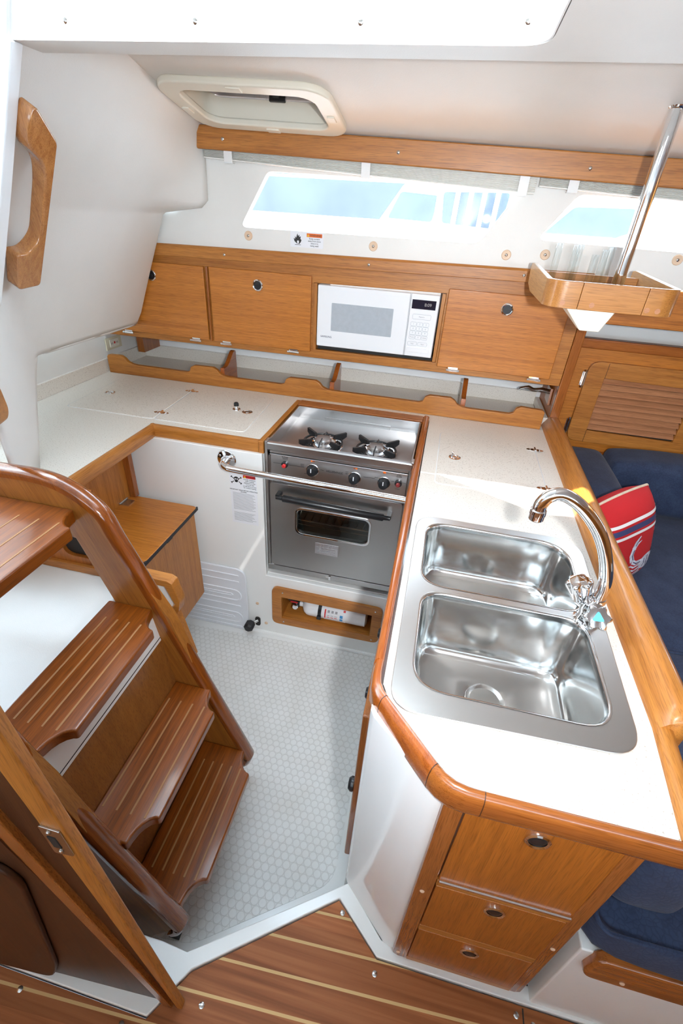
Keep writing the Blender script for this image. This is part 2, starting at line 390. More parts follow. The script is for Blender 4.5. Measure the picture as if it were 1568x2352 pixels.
# stove wall with the extinguisher niche
out = [(-1.12, ZF), (.0, ZF), (.0, .135), (-.575, .135), (-.575, .70), (-1.12, .70)]
wf = struct('wall_galley_front', prism(nb(), out, 'y', 1.44, 1.462, [[(-.518, -.096), (-.093, -.096), (-.093, .055), (-.518, .055)]]), 'gel', bev=.004)
b = nb(); bx(b, -.58, -.0, 1.461, 1.90, .10, .138); bx(b, -.60, -.574, 1.461, 1.90, .12, .71); bx(b, -.58, .0, 1.88, 1.90, .13, .70)
obj('stove_recess', b, 'gel', wf, bev=.003)
bm = nb(); tube(bm, [(-1.12, 1.436, ZF+.004), (-.02, 1.436, ZF+.004)], .009, 8); obj('sealant_bead', bm, 'gel', wf)
for p in ((-.621, 1.44, -.039), (-.583, 1.44, -.151)):
    bm = nb(); lathe(bm, [(.0075, -.001), (.0075, .002), (.004, .0035), (0, .0038)], p, 'y', 14, -1); obj('screw_cap', bm, 'tan', wf)
# hull behind shelf and side of the left recess
b = nb(); bx(b, -1.75, 2.3, 2.305, 2.34, -.25, 1.32); struct('wall_hull', b, 'gloss_white')
b = nb(); bx(b, -1.585, -1.560, .75, 2.31, -.22, 1.30); struct('wall_recess', b, 'liner')
# cabin side with the two long windows
W1 = rpoly([(-.735, 1.560), (.168, 1.553), (.058, 1.383), (-.852, 1.378)], [.018, .02, .03, .03])
W2 = rpoly([(.352, 1.545), (1.30, 1.535), (1.20, 1.395), (.252, 1.408)], [.02, .02, .03, .03])
ws = struct('wall_cabin_side', prism(nb(), [(-1.75, 1.268), (.2, 1.290), (2.3, 1.290), (2.3, 1.75), (-1.75, 1.75)], 'y', 2.0, 2.022, [W1, W2]), 'liner', bev=.0)
def wrim(w, name, pane):
    def grow(p, d):
        c = Vector((sum(q[0] for q in p)/len(p), sum(q[1] for q in p)/len(p)))
        return [(q[0]+(d if q[0] > c.x else -d)*.9, q[1]+(d if q[1] > c.y else -d)) for q in p]
    f = struct(name, prism(nb(), grow(w, .012), 'y', 2.0225, 2.034, [w]), 'gel')
    obj(pane, prism(nb(), grow(w, .004), 'y', 2.026, 2.030), 'glass', f)
wrim(W1, 'window_1', 'pane'); wrim(W2, 'window_2', 'pane')
# sloping cabin-top liner with the hatch hole
ex = Vector((1, 0, -.0227)).normalized(); et = Vector((0, -1, .18)).normalized(); en = ex.cross(et).normalized()
if en.z < 0: en = -en
CM = Matrix((ex, et, en)).transposed().to_4x4(); CM.translation = Vector((0, 1.965, 1.6605))
def ceilbm(pts, h0, h1, holes=()):
    t = nb(); prism(t, pts, 'z', h0, h1, holes); bmesh.ops.transform(t, matrix=CM, verts=list(t.verts)); bmesh.ops.recalc_face_normals(t, faces=list(t.faces)); return t
HI = rrect(-.905, -.458, .062, .332, .055)
struct('ceiling', ceilbm([(-1.8, -.04), (2.3, -.04), (2.3, .80), (-1.8, .80)], 0, .03, [HI]), 'liner')
# carlin and deck around the companionway opening
OP = rpoly([(-2.1, -.70), (.088, -.70), (.088, 1.126), (-2.1, 1.126)], [.05, .05, .055, .05], 8)
struct('ceiling_deck', prism(nb(), [(-2.2, -1.7), (2.4, -1.7), (2.4, 1.214), (-2.2, 1.214)], 'z', 1.703, 1.93, [OP]), 'liner')
# bright coaming strip lining the opening, and the jamb beside it
def offs(p, d): return [(-1.40, -.70), (.088-d, -.70), (.088-d, 1.126-d)]
co = rpoly([(-2.05, -.65), (.0865, -.65), (.0865, 1.1245), (-2.05, 1.1245)], [.0, .0, .055, .0], 8)
ci = rpoly([(-2.05, -.65), (.0835, -.65), (.0835, 1.1215), (-2.05, 1.1215)], [.0, .0, .053, .0], 8)
strip = co[2:-1]; stin = ci[2:-1]
b = nb()
ring = [(p, q) for p, q in zip(co[1:-1], ci[1:-1])]
rings = [[(q[0], q[1], 1.7035), (q[0]-.003, q[1]-.003, 1.716), (q[0]-.0015, q[1]-.0015, 1.752), (q[0]-.004, q[1]-.004, 1.764), (q[0], q[1], 1.925), (p[0], p[1], 1.925), (p[0], p[1], 1.7035)] for p, q in ring]
loft(b, rings, True, True); bmesh.ops.recalc_face_normals(b, faces=list(b.faces))
tr = struct('trim_2', b, 'frame_white')
for x in (-.815, -.545, -.235, .045): screw(tr, (x, 1.1165 if x < 0 else 1.108, 1.729), 'y', -1, .0055)
jp = rpoly([(-.945, 1.7025), (-1.070, 1.44), (-1.195, 1.187), (-1.335, .905), (-1.9, .905), (-1.9, 1.7025)], [0, .02, .02, 0, 0, 0])
struct('trim_3', prism(nb(), jp, 'y', 1.118, 1.150), 'frame_white', bev=.004)
# moulded aft panel: leaning face, lower edge free, near column runs down to the counter
prof = [(1.80, -.925), (1.756, -.945), (1.70, -.965), (1.66, -.992), (1.61, -1.012), (1.56, -1.042), (1.50, -1.092), (1.46, -1.124), (1.438, -1.142), (1.428, -1.150), (1.416, -1.160), (1.405, -1.166), (1.36, -1.187), (1.30, -1.213), (1.20, -1.258), (1.10, -1.302), (1.03, -1.332), (.985, -1.352)]
b = nb(); rows = []
xcol = lambda y: -1.405-.643*(y-1.452)
def smax(a, c, k=.02): return max(a, c) if abs(a-c) > k else (a+c)/2+(k*k+(a-c)**2)/(4*k)
prof = prof[:-1]+[(1.15, -1.280), (1.065, -1.317), (1.0, -1.345), (.985, -1.352)]
prof = sorted(set(prof), reverse=True)
for z, x in prof:
    fy = 2.0 if z > 1.42 else (1.985 if z > 1.41 else (1.955 if z < 1.01 else 1.966))
    y0 = 1.12 if z > 1.19 else (.86 if z < 1.11 else 1.0)
    row = []
    for y in [y0+(1.425-y0)*i/9 for i in range(9)]+[1.425+(fy-1.425)*i/32 for i in range(33)]:
        xx = smax(x, xcol(y)) if z < 1.36 else x
        if y > 1.76:
            q = ((y-1.76)/.24)**2
            w_ = max(0, min(1, (z-1.416)/.03)); w_ = w_*w_*(3-2*w_)
            xx += max(0, (-.982-x))*q*w_
        row.append((xx, y, z))
    rows.append(row)
loft(b, rows, closed=False)
# return flange behind the free lower edge
yy = [1.425+(1.955-1.425)*i/14 for i in range(15)]
fx = [smax(-1.352, xcol(y)) for y in yy]
loft(b, [[(x, y, .985) for x, y in zip(fx, yy)], [(x-.006, y-.004, .979) for x, y in zip(fx, yy)], [(x-.03, y-.008, .976) for x, y in zip(fx, yy)], [(x-.11, y-.01, .99) for x, y in zip(fx, yy)]], closed=False)
fr = [r[-1] for r in rows if r[0][2] <= 1.42]; fr2 = [(p[0]-.03, p[1]+.012, p[2]) for p in fr]; fr3 = [(p[0]-.11, p[1]+.016, p[2]) for p in fr]
loft(b, [fr, fr2, fr3], closed=False)
# near column, carrying the panel down to the counter
edge = [(.985, 1.425), (.980, 1.388), (.975, 1.356), (.969, 1.336), (.951, 1.303), (.9135, 1.248), (.8754, 1.200), (.8093, 1.124), (.742, 1.045)]
cols = [[(smax(-1.352, xcol(y)) if z > .984 else xcol(y), y, z) for y in [.86+(ye-.86)*i/9 for i in range(10)]] for z, ye in edge]
loft(b, cols, closed=False)
loft(b, [[(p[-1][0]-.10, p[-1][1]+.03, p[-1][2]) for p in cols], [(p[-1][0]-.025, p[-1][1]+.012, p[-1][2]) for p in cols], [p[-1] for p in cols]], closed=False)
bmesh.ops.remove_doubles(b, verts=list(b.verts), dist=1e-4)
bmesh.ops.recalc_face_normals(b, faces=list(b.faces))
o = struct('wall_aft_panel', b, 'liner', ang=60)
s = o.modifiers.new('thick', 'SOLIDIFY'); s.thickness = .008; s.offset = -1
# end panel of the aft cupboard, under the counter leg
pts = [(-1.60, .378), (-1.005, .378), (-1.005, .70), (-1.60, .70)]
# ------------------------------------------------------------------ counter
ct = thing('countertop', 'cream speckled galley countertop with wooden edging running around stove and sink', 'countertop', (-.5, 1.9, ZC))
SK = rrect(.035, .405, .535, 1.11, .05)
lam = [(-1.553, .93), (-1.018, .93), (-1.018, 1.468), (-.592, 1.468), (-.592, 1.903), (-.010, 1.903), (-.006, .555), (.008, .526), (.100, .428), (.125, .412), (.166, .407), (.452, .407), (.452, 2.30), (-1.553, 2.30)]
obj('laminate_top', prism(nb(), lam, 'z', ZC-.030, ZC, [SK]), 'lam', ct)
# wooden edging, lofted round section along the inboard edges
def edging(name, path, mat, wdt=.018, top=.003, drop=.044, cap=True):
    """path: plan points, material lies to the right of travel"""
    P = [Vector((p[0], p[1])) for p in path]; rings = []
    for i, p in enumerate(P):
        a = P[max(0, i-1)]; c = P[min(len(P)-1, i+1)]
        d1 = (p-a).normalized() if i else (c-p).normalized(); d2 = (c-p).normalized() if i < len(P)-1 else d1
        n1, n2 = Vector((d1.y, -d1.x)), Vector((d2.y, -d2.x)); n = (n1+n2).normalized(); k = 1/max(.4, n.dot(n1))
        sec = [(0, 0), (0, top), (wdt*.35, top+.002), (wdt*.75, top), (wdt*.95, -.005), (wdt, -.012), (wdt, -drop+.006), (wdt*.85, -drop), (0, -drop)]
        rings.append([(p.x+n.x*k*s, p.y+n.y*k*s, ZC+h) for s, h in sec])
    b = nb(); loft(b, rings, cap, cap); bmesh.ops.recalc_face_normals(b, faces=list(b.faces))
    return obj(name, b, mat, ct, ang=50)
edging('edge_trim', [(-1.018, .93), (-1.018, 1.20), (-1.018, 1.468)], 'teakY', .017)
edging('edge_trim', [(-1.018, 1.468), (-.80, 1.468), (-.592, 1.468)], 'teakX', .017)
b = nb(); bx(b, -.592, -.572, 1.451, 1.92, ZC-.045, ZC+.004); obj('edge_trim', b, 'teakY', ct, bev=.003)
b = nb(); bx(b, -.572, -.036, 1.862, 1.92, ZC-.05, ZC+.006); obj('edge_trim', b, 'trimX', ct, bev=.004)
b = nb(); loft(b, [[(-.012, y, ZC-.05), (-.012, y, ZC+.004), (-.012-.25*w_, y, ZC+.009), (-.012-.65*w_, y, ZC+.009), (-.012-.95*w_, y, ZC+.003), (-.012-w_, y, ZC-.006), (-.012-w_, y, ZC-.05)] for y, w_ in ((.602, .0175), (.80, .019), (1.25, .026), (1.92, .026))])
bmesh.ops.recalc_face_normals(b, faces=list(b.faces)); obj('edge_trim', b, 'trimY', ct, ang=50)
def edging_run(path, parts):
    P = [Vector((p[0], p[1])) for p in path]; secs = []
    for i, p in enumerate(P):
        a = P[max(0, i-1)]; c = P[min(len(P)-1, i+1)]
        d1 = (p-a).normalized() if i else (c-p).normalized(); d2 = (c-p).normalized() if i < len(P)-1 else d1
        n1, n2 = Vector((d1.y, -d1.x)), Vector((d2.y, -d2.x)); n = (n1+n2).normalized(); k = 1/max(.5, n.dot(n1))
        w_, t_, dr_ = path[i][2], path[i][3], path[i][4]
        secs.append([(p.x+n.x*k*s*w_, p.y+n.y*k*s*w_, ZC+h) for s, h in ((0, -.002), (0, t_*.6), (.18, t_+.001), (.45, t_+.001), (.75, t_-.003), (.93, -.006), (1, -.016), (1, -dr_+.008), (.85, -dr_), (0, -dr_))])
    for i0, i1, m in parts:
        b = nb(); loft(b, secs[i0:i1+1]); bmesh.ops.recalc_face_normals(b, faces=list(b.faces)); obj('edge_trim', b, m, ct, ang=50)
    for i in sorted({p[1] for p in parts[:-1]}):
        a, c = Vector(secs[i][0]), Vector(secs[i-1][0]); d = (c-a).normalized()*.0007; b = nb(); cc = sum((Vector(q) for q in secs[i]), Vector())/10
        g = [cc+(Vector(q)-cc)*1.012 for q in secs[i]]; loft(b, [[q-d for q in g], [q+d for q in g]]); bmesh.ops.recalc_face_normals(b, faces=list(b.faces)); obj('trim_joint', b, 'shaded_darkwood', ct)
RUN = [(-.012, .602, .0175, .008, .050), (-.012, .575, .0175, .008, .05), (-.009, .552, .018, .008, .05), (-.002, .538, .018, .008, .05), (.006, .528, .018, .008, .05), (.03, .502, .0185, .008, .05), (.098, .430, .0185, .007, .049), (.110, .4195, .018, .006, .048), (.126, .4115, .018, .005, .047), (.144, .408, .017, .004, .046), (.168, .407, .016, .003, .045), (.30, .407, .016, .003, .044), (.62, .407, .016, .003, .044)]
edging_run(RUN, [(0, 4, 'trimY'), (4, 6, 'trimY'), (6, 10, 'paleX' if False else 'trimX'), (10, 12, 'trimX')])
# icebox lids let into the top: grooves, hinges, ring pulls
def lid(pts, name='lid'):
    l = obj(name, prism(nb(), rpoly(pts, .02), 'z', ZC-.0005, ZC+.0022), 'lam', ct, bev=.001, seg=1)
    gp = []
    c = Vector((sum(p[0] for p in pts)/4, sum(p[1] for p in pts)/4))
    big = [(p[0]+(.0035 if p[0] > c.x else -.0035), p[1]+(.0035 if p[1] > c.y else -.0035)) for p in pts]
    obj('groove', prism(nb(), rpoly(big, .022), 'z', ZC-.0003, ZC+.0007, [rpoly(pts, .02)]), 'gloss_white', l)
    return l
def ringpull(l, x, y, r=.021):
    b = nb(); lathe(b, [(r, 0), (r, .0022), (r*.8, .003), (r*.72, .0012), (r*.35, .0008), (r*.34, .003), (0, .0034)], (x, y, ZC+.0015), 'z', 24)
    return obj('ring_pull', b, 'chrome', l)
def hinge(l, x, y, ang=0):
    t = nb()
    for s in (-1, 1):
        prism(t, rpoly([(s*.003, -.011), (s*.026, -.007), (s*.032, 0), (s*.026, .007), (s*.003, .011)], .003), 'z', 0, .0022)
    tube(t, [(0, -.013, .004), (0, .013, .004)], .0042, 10)
    for s in (-1, 1):
        for d in (-.004, .004): lathe(t, [(.0028, .002), (.0022, .0034), (0, .0036)], (s*.017, d, 0), 'z', 8)
    bmesh.ops.transform(t, matrix=Matrix.Translation((x, y, ZC+.001)) @ Matrix.Rotation(ang, 4, 'Z'), verts=list(t.verts))
    return obj('hinge', t, 'chrome', l)
la = lid([(-1.415, 1.512), (-1.043, 1.512), (-1.062, 1.893), (-1.432, 1.893)]); ringpull(la, -1.357, 1.703)
lb = lid([(-1.036, 1.512), (-.672, 1.512), (-.690, 1.893), (-1.055, 1.893)]); ringpull(lb, -.735, 1.702)
hinge(lb, -1.042, 1.575, .05); hinge(lb, -1.055, 1.848, .05)
b = nb(); lathe(b, [(.017, 0), (.016, .003), (.008, .005), (.007, .016)], (-.787, 1.715, ZC+.002), 'z', 18); vk = obj('vent_plug', b, 'chrome', lb)
b = nb(); lathe(b, [(.010, .016), (.010, .026), (.007, .030), (0, .0305)], (-.787, 1.715, ZC+.002), 'z', 18); obj('plug_cap', b, 'black', ct)
lc = lid([(.043, 1.350), (.392, 1.350), (.392, 1.778), (.043, 1.778)]); ringpull(lc, .100, 1.559)
b = nb(); bx(b, .088, .094, 1.566, 1.572, ZC+.003, ZC+.020); obj('lock_lever', b, 'chrome', lc, bev=.002)
hinge(lc, .393, 1.728, .0); hinge(lc, .393, 1.421, 0)
# laminate upstands
b = nb(); bx(b, -1.560, -1.547, .93, 2.30, ZC, .802); obj('backsplash', b, 'lam', ct, bev=.002)
b = nb(); bx(b, -1.547, .452, 2.285, 2.304, ZC, .802); obj('backsplash', b, 'lam', ct, bev=.002)
b = nb(); bx(b, .452, .472, 2.015, 2.30, ZC, .776); obj('backsplash', b, 'lam', ct, bev=.003)

# notched fiddle rail of the shelf behind the counter, with its dividers
fr_ = thing('shelf_fiddle', 'wooden notched fiddle rail with upright dividers along the back of the counter', 'shelf rail', (-.5, 1.97, ZC))
T, Lw = .827, .792
def dip(x0, x1):
    return [(x0, T), (x0+.018, T-.010), (x0+.030, T-.024), (x0+.05, Lw+.003), (x0+.075, Lw), (x1-.040, Lw), (x1-.026, Lw+.005), (x1-.018, T-.010), (x1, T-.001)]
top = [(-1.535, ZC)]+[(-1.535, T-.012), (-1.53, T-.003), (-1.518, T)]+dip(-1.462, -1.092)+dip(-1.000, -.638)+dip(-.520, -.026)+dip(.062, .345)+[(.430, T-.004), (.440, T-.012), (.440, ZC)]
obj('notched_rail', prism(nb(), top, 'y', 1.957, 1.978), 'teakX', fr_, bev=.003, seg=2)
for x in (-.965, -.452, .115):
    pr = rpoly([(1.978, ZC), (1.978, T-.004), (2.02, T-.004), (2.09, .875), (2.115, .875), (2.118, ZC)], [0, 0, .03, .03, .012, 0])
    obj('divider', prism(nb(), pr, 'x', x-.010, x+.010), 'trimY', fr_, bev=.002)
# raised rail along the fore edge of the peninsula
cr = thing('counter_fiddle', 'long rounded wooden rail on the edge between counter and blue settee', 'counter rail', (.48, 1.3, ZC))
rings = []
for y, s in ((2.02, 1), (1.9, 1), (1.2, 1), (.72, 1), (.645, 1), (.615, .97), (.595, .86), (.583, .62)):
    sec = [(.452, .700), (.452, .7425), (.456, .752), (.474, .780), (.486, .789), (.500, .790), (.512, .782), (.518, .765), (.518, .700)]
    rings.append([(.452+(x-.452)*(1 if y > .7 else (.35+.65*s)), y, ZC+(z-ZC)*(s if z > ZC else 1)) for x, z in sec])
b = nb(); loft(b, rings); bmesh.ops.recalc_face_normals(b, faces=list(b.faces)); obj('rail', b, 'teakY', cr, ang=60)
b = nb(); loft(b, [[(x-dx, y, z) for x, z in ((.452, .70), (.452, .745), (.457, .752), (.468, .757), (.480, .753), (.487, .742), (.487, .70))] for y, dx in ((.588, 0), (.5, .008), (.4075, .017))])
bmesh.ops.recalc_face_normals(b, faces=list(b.faces)); obj('rail_end', b, 'teakY', cr, ang=60)

# ------------------------------------------------------------------ sink
sk = thing('double_sink', 'stainless steel double bowl sink set into the counter', 'sink', (.22, .83, ZC))
RO = rpoly([(.008, .505), (.421, .520), (.438, 1.138), (.006, 1.138)], [.055, .06, .075, .06], 8)
B1 = rpoly([(.036, .845), (.392, .845), (.402, 1.108), (.034, 1.108)], [.06, .05, .085, .06], 8)
B2 = rpoly([(.043, .560), (.389, .560), (.389, .822), (.043, .822)], [.065, .065, .05, .05], 8)
b = prism(nb(), RO, 'z', ZC+.001, ZC+.0055, [B1, B2]); obj('rim', b, 'sinkrim', sk, bev=.003, seg=3)
def bowl(P, depth, cx, cy):
    c = Vector((sum(p[0] for p in P)/len(P), sum(p[1] for p in P)/len(P))); b = nb(); rings = []
    for s, d in ((1.02, .0062), (1.0, .0066), (.985, .002), (.975, -.012), (.955, -.10*depth/.17), (.94, -.80*depth), (.92, -.90*depth), (.87, -.965*depth), (.78, -depth), (.4, -depth-.003)):
        rings.append([(c.x+(p[0]-c.x)*s, c.y+(p[1]-c.y)*s, ZC+d) for p in P])
    for rr, dz in ((.046, .0035), (.040, .0055), (.030, .007)):
        ring = []
        for p in P:
            d = Vector((c.x+(p[0]-c.x)*.4-cx, c.y+(p[1]-c.y)*.4-cy)); a = math.atan2(p[1]-c.y, p[0]-c.x) if d.length < .05 else math.atan2(d.y, d.x)
            ring.append((cx+rr*math.cos(a), cy+rr*math.sin(a), ZC-depth-dz))
        rings.append(ring)
    loft(b, rings, False, True); o = obj('bowl', b, 'sink', sk, ang=80)
    d = nb(); lathe(d, [(.043, .0), (.042, .003), (.034, .001), (.028, -.004), (.010, -.006), (0, -.004)], (cx, cy, ZC-depth-.001), 'z', 28); dr = obj('drain', d, 'screw', o)
    return o
bowl(B1, .155, .213, .985); bowl(B2, .165, .213, .700)

# ------------------------------------------------------------------ tap
tp = thing('mixer_tap', 'chrome swan-neck mixer tap with two knobs at the back of the sink', 'tap', (.400, .815, ZC+.005))
bx_, by_ = .391, .826
b = nb(); lathe(b, [(.027, .004), (.027, .010), (.023, .013), (.020, .024), (.021, .034), (.024, .044), (.021, .056), (.012, .062), (0, .063)], (bx_, by_, ZC), 'z', 28)
tube(b, [(.372, .846, ZC+.044), (bx_-.004, by_+.004, ZC+.042), (bx_, by_-.022, ZC+.036), (bx_-.001, by_-.034, ZC+.034)], .0165, 16)
obj('tap_body', b, 'chrome', tp)
sp_ = smooth_path([(.398, .832, ZC+.045), (.399, .832, ZC+.075), (.396, .832, ZC+.112), (.376, .832, ZC+.170), (.345, .832, ZC+.224), (.302, .832, ZC+.268), (.264, .832, ZC+.288), (.240, .831, ZC+.282), (.229, .830, ZC+.264), (.228, .830, ZC+.250)], 6)
obj('spout', tube(nb(), sp_, .0130, 16), 'chrome', tp, ang=60)
b = nb(); lathe(b, [(.013, 0), (.0145, .002), (.0145, .012), (.0155, .013), (.0155, .022), (.012, .025)], (.228, .830, ZC+.228), 'z', 24); obj('aerator', b, 'chrome', tp)
b = nb(); lathe(b, [(.017, 0), (.017, .018), (.015, .024)], (.398, .832, ZC+.042), 'z', 20); obj('spout_collar', b, 'chrome', tp)
def knob(loc, axis, bad):
    t = nb(); rings = []
    for h, r, lob in ((0, .017, 0), (.006, .020, .001), (.022, .0225, .003), (.040, .0265, .0045), (.046, .026, .004), (.049, .022, .002)):
        rings.append([((r-lob*.8+lob*math.cos(6*a))*math.cos(a), (r-lob*.8+lob*math.cos(6*a))*math.sin(a), h) for a in [2*PI*k/48 for k in range(48)]])
    loft(t, rings); q = Vector((0, 0, 1)).rotation_difference(Vector(axis).normalized()).to_matrix().to_4x4()
    m = Matrix.Translation(loc) @ q
    bmesh.ops.transform(t, matrix=m, verts=list(t.verts)); k = obj('tap_knob', t, 'chrome', tp, ang=50)
    t = nb(); prism(t, rpoly([(.014*math.cos(a), .014*math.sin(a)) for a in (PI/2, PI/2+2.1, PI/2+4.19)], .006), 'z', .0485, .0505)
    bmesh.ops.transform(t, matrix=m, verts=list(t.verts)); obj('tap_badge', t, bad, k)
knob((.371, .838, ZC+.050), (-.42, .06, 1), 'chrome')
knob((bx_-.002, by_-.024, ZC+.032), (-.10, -.62, .62), 'bluecap')
# ------------------------------------------------------------------ stove (gimballed two burner cooker with oven)
st = thing('stove', 'stainless steel two burner stove with oven under the grab rail', 'stove', (-.30, 1.64, .14))
FY = 1.452
b = nb(); bx(b, -.562, -.040, FY+.17, 1.85, .178, .690); bx(b, -.562, -.48, FY+.012, FY+.17, .178, .690); bx(b, -.13, -.040, FY+.012, FY+.17, .178, .690); bx(b, -.48, -.13, FY+.012, FY+.17, .53, .690); bx(b, -.48, -.13, FY+.012, FY+.17, .178, .365); obj('oven_body', b, 'steel', st)
# side posts and base frame
for x in (-.566, -.044):
    b = nb(); bx(b, x, x+.010, FY-.004, FY+.03, .172, .752); obj('side_post', b, 'steel', st, bev=.0015)
b = nb(); bx(b, -.566, -.034, FY-.006, FY+.02, .170, .196); obj('base_rail', b, 'steel', st, bev=.002)
b = nb(); bx(b, -.318, -.298, FY-.012, FY-.004, .186, .191); bx(b, -.305, -.296, FY-.014, FY-.006, .176, .196); obj('door_catch', b, 'chrome', st, bev=.001)
# cooktop well
b = nb(); bx(b, -.548, -.048, 1.47, 1.805, .696, .702); obj('cooktop', b, 'steel', st, bev=.002)
b = nb(); bx(b, -.562, -.556, 1.452, 1.845, .690, .748); bx(b, -.046, -.040, 1.452, 1.845, .690, .748); bx(b, -.562, -.040, 1.838, 1.845, .680, .748)
prism(b, [(1.47, .700), (1.838, .700), (1.838, .690), (1.47, .690)], 'x', -.560, -.042)
obj('surround', b, 'steel', st, bev=.0012)
b = nb(); bx(b, -.444, -.162, 1.832, 1.8385, .690, .716); obj('rear_plate', b, 'steel', st, bev=.001)
b = nb(); prism(b, [(FY-.006, .744), (FY-.002, .748), (FY+.012, .748), (FY+.016, .700), (FY-.002, .718), (FY-.006, .722)], 'x', -.556, -.040); obj('front_lip', b, 'steel', st, bev=.001)
b = nb(); bx(b, -.548, -.048, FY-.001, FY+.02, .708, .721); obj('lip_shadow_gap', b, 'steel', st, bev=.001)
# burners
def burner(cx, cy):
    z = .702
    b = nb(); lathe(b, [(.078, 0), (.076, .005), (.060, .012), (.052, .010), (.046, .002)], (cx, cy, z), 'z', 36); bw = obj('burner_bowl', b, 'chrome', st)
    b = nb(); lathe(b, [(.046, .0), (.030, .004), (.028, .014), (.031, .018), (.031, .026), (.026, .031), (0, .033)], (cx, cy, z), 'z', 30); obj('burner_head', b, 'steel', bw)
    b = nb()
    for k in range(18):
        a = 2*PI*k/18; lathe(b, [(.0016, -.001), (.0016, .0008), (0, .0008)], (cx+.031*math.cos(a), cy+.031*math.sin(a), z+.021), 'z', 6)
    obj('flame_port', b, 'ink', bw)
    b = nb()
    ring = [(cx+.072*math.cos(2*PI*k/40), cy+.072*math.sin(2*PI*k/40), z+.016) for k in range(41)]
    tube(b, ring, .0042, 8)
    for a in (PI*.22, PI*.78, PI*1.22, PI*1.78):
        d = Vector((math.cos(a), math.sin(a), 0)); p = Vector((cx, cy, z)); t = nb()
        prism(t, [(.042, .020), (.050, .034), (.098, .038), (.098, .022), (.078, .010), (.072, .012)], 'y', -.0045, .0045)
        bmesh.ops.transform(t, matrix=Matrix.Translation(p) @ Matrix.Rotation(a, 4, 'Z'), verts=list(t.verts)); merge(b, t)
    for a in (PI/2, 3*PI/2):
        tube(b, [(cx+.072*math.cos(a), cy+.072*math.sin(a), z+.018), (cx+.05*math.cos(a), cy+.05*math.sin(a), z+.034), (cx+.018*math.cos(a), cy+.018*math.sin(a), z+.036)], .0022, 6)
    obj('pan_support', b, 'iron', bw)
    b = nb(); tube(b, [(cx+.012, cy+.02, z+.01), (cx+.016, cy+.045, z+.024)], .003, 8); obj('thermocouple', b, 'steel', bw)
burner(-.386, 1.587); burner(-.183, 1.587)
# control panel
PY = FY-.004
b = nb(); bx(b, -.545, -.048, PY, PY+.02, .606, .706); cp = obj('control_panel', b, 'steel', st, bev=.002)
def onpanel(nm, mat, b2): return obj(nm, b2, mat, cp, smooth=False)
b = nb()
for a0, a1 in ((-.535, -.505), (-.476, -.418), (-.358, -.346), (-.266, -.260), (-.202, -.160), (-.102, -.092), (-.064, -.052)): bx(b, a0, a1, PY-.0004, PY, .6705, .6717)
onpanel('panel_line', 'ink', b)
text('brand_lettering', 'HILLERANGE', .0105, M['ink'], cp, (-.306, PY-.0003, .6705), (1, 0, 0), (0, 0, 1), kern=1.0)
for s, x, z, sz in (('BURNER', -.490, .699, .0062), ('IGNITE', -.490, .693, .0062), ('LEFT', -.385, .633, .0075), ('RIGHT', -.232, .629, .0075), ('LOW', -.412, .647, .005), ('LOW', -.258, .640, .005), ('HIGH', -.425, .676, .005), ('LIGHT', -.425, .682, .005), ('HIGH', -.2615, .6745, .0042), ('LIGHT', -.2615, .680, .0042), ('OVEN', -.078, .697, .0062), ('IGNITE', -.078, .691, .0062), ('PILOT', -.155, .676, .005), ('OVEN', -.078, .643, .0062), ('OFF', -.130, .696, .005)):
    text('panel_lettering', s, sz, M['ink'], cp, (x, PY-.0003, z), (1, 0, 0), (0, 0, 1))
def knob2(x, z, r=.020):
    k = obj('control_knob', lathe(nb(), [(r*1.1, 0), (r*1.1, .003), (r, .005), (r*.86, .020), (r*.78, .023), (0, .0235)], (x, PY, z), 'y', 32, -1), 'black', cp)
    b = nb(); lathe(b, [(r*1.16, 0), (r*1.16, .0022), (r*1.1, .003)], (x, PY, z), 'y', 32, -1); obj('knob_ring', b, 'chrome', cp)
    b = nb(); bx(b, x-.0014, x+.0014, PY-.0245, PY-.023, z, z+.0145); obj('pointer', b, 'paper', cp, smooth=False)
    b = nb()
    for i in range(4):
        bx(b, x+.019+.0012*i, x+.0196+.0012*i, PY-.0004, PY, z-.012+.004*i, z-.0105+.004*i)
    obj('tick_mark', b, 'ink', cp, smooth=False)
knob2(-.387, .666); knob2(-.233, .661); knob2(-.128, .660)
for x, z, m in ((-.490, .672, 'redknob'), (-.077, .668, 'darkred')):
    obj('igniter_bezel', lathe(nb(), [(.0125, 0), (.0125, .008), (.010, .010), (0, .010)], (x, PY, z), 'y', 24, -1), 'black', cp)
    obj('igniter_button', lathe(nb(), [(.0075, .009), (.0075, .017), (.0055, .019), (0, .0192)], (x, PY, z-.001), 'y', 20, -1), m, cp)
for x, z, f in ((-.391, .7005, 1), (-.383, .7005, 0), (-.236, .698, 0), (-.228, .698, 1)):
    obj('burner_symbol', lathe(nb(), [(.0032, 0), (.0032, .0005), (0, .0005)] if f else [(.0032, 0), (.0032, .0005), (.0024, .0005), (.0024, 0)], (x, PY, z), 'y', 16, -1), 'orangeink', cp, smooth=False)
b = nb(); bx(b, -.134, -.124, PY-.0005, PY, .6965, .7035); onpanel('oven_symbol', 'orangeink', b)
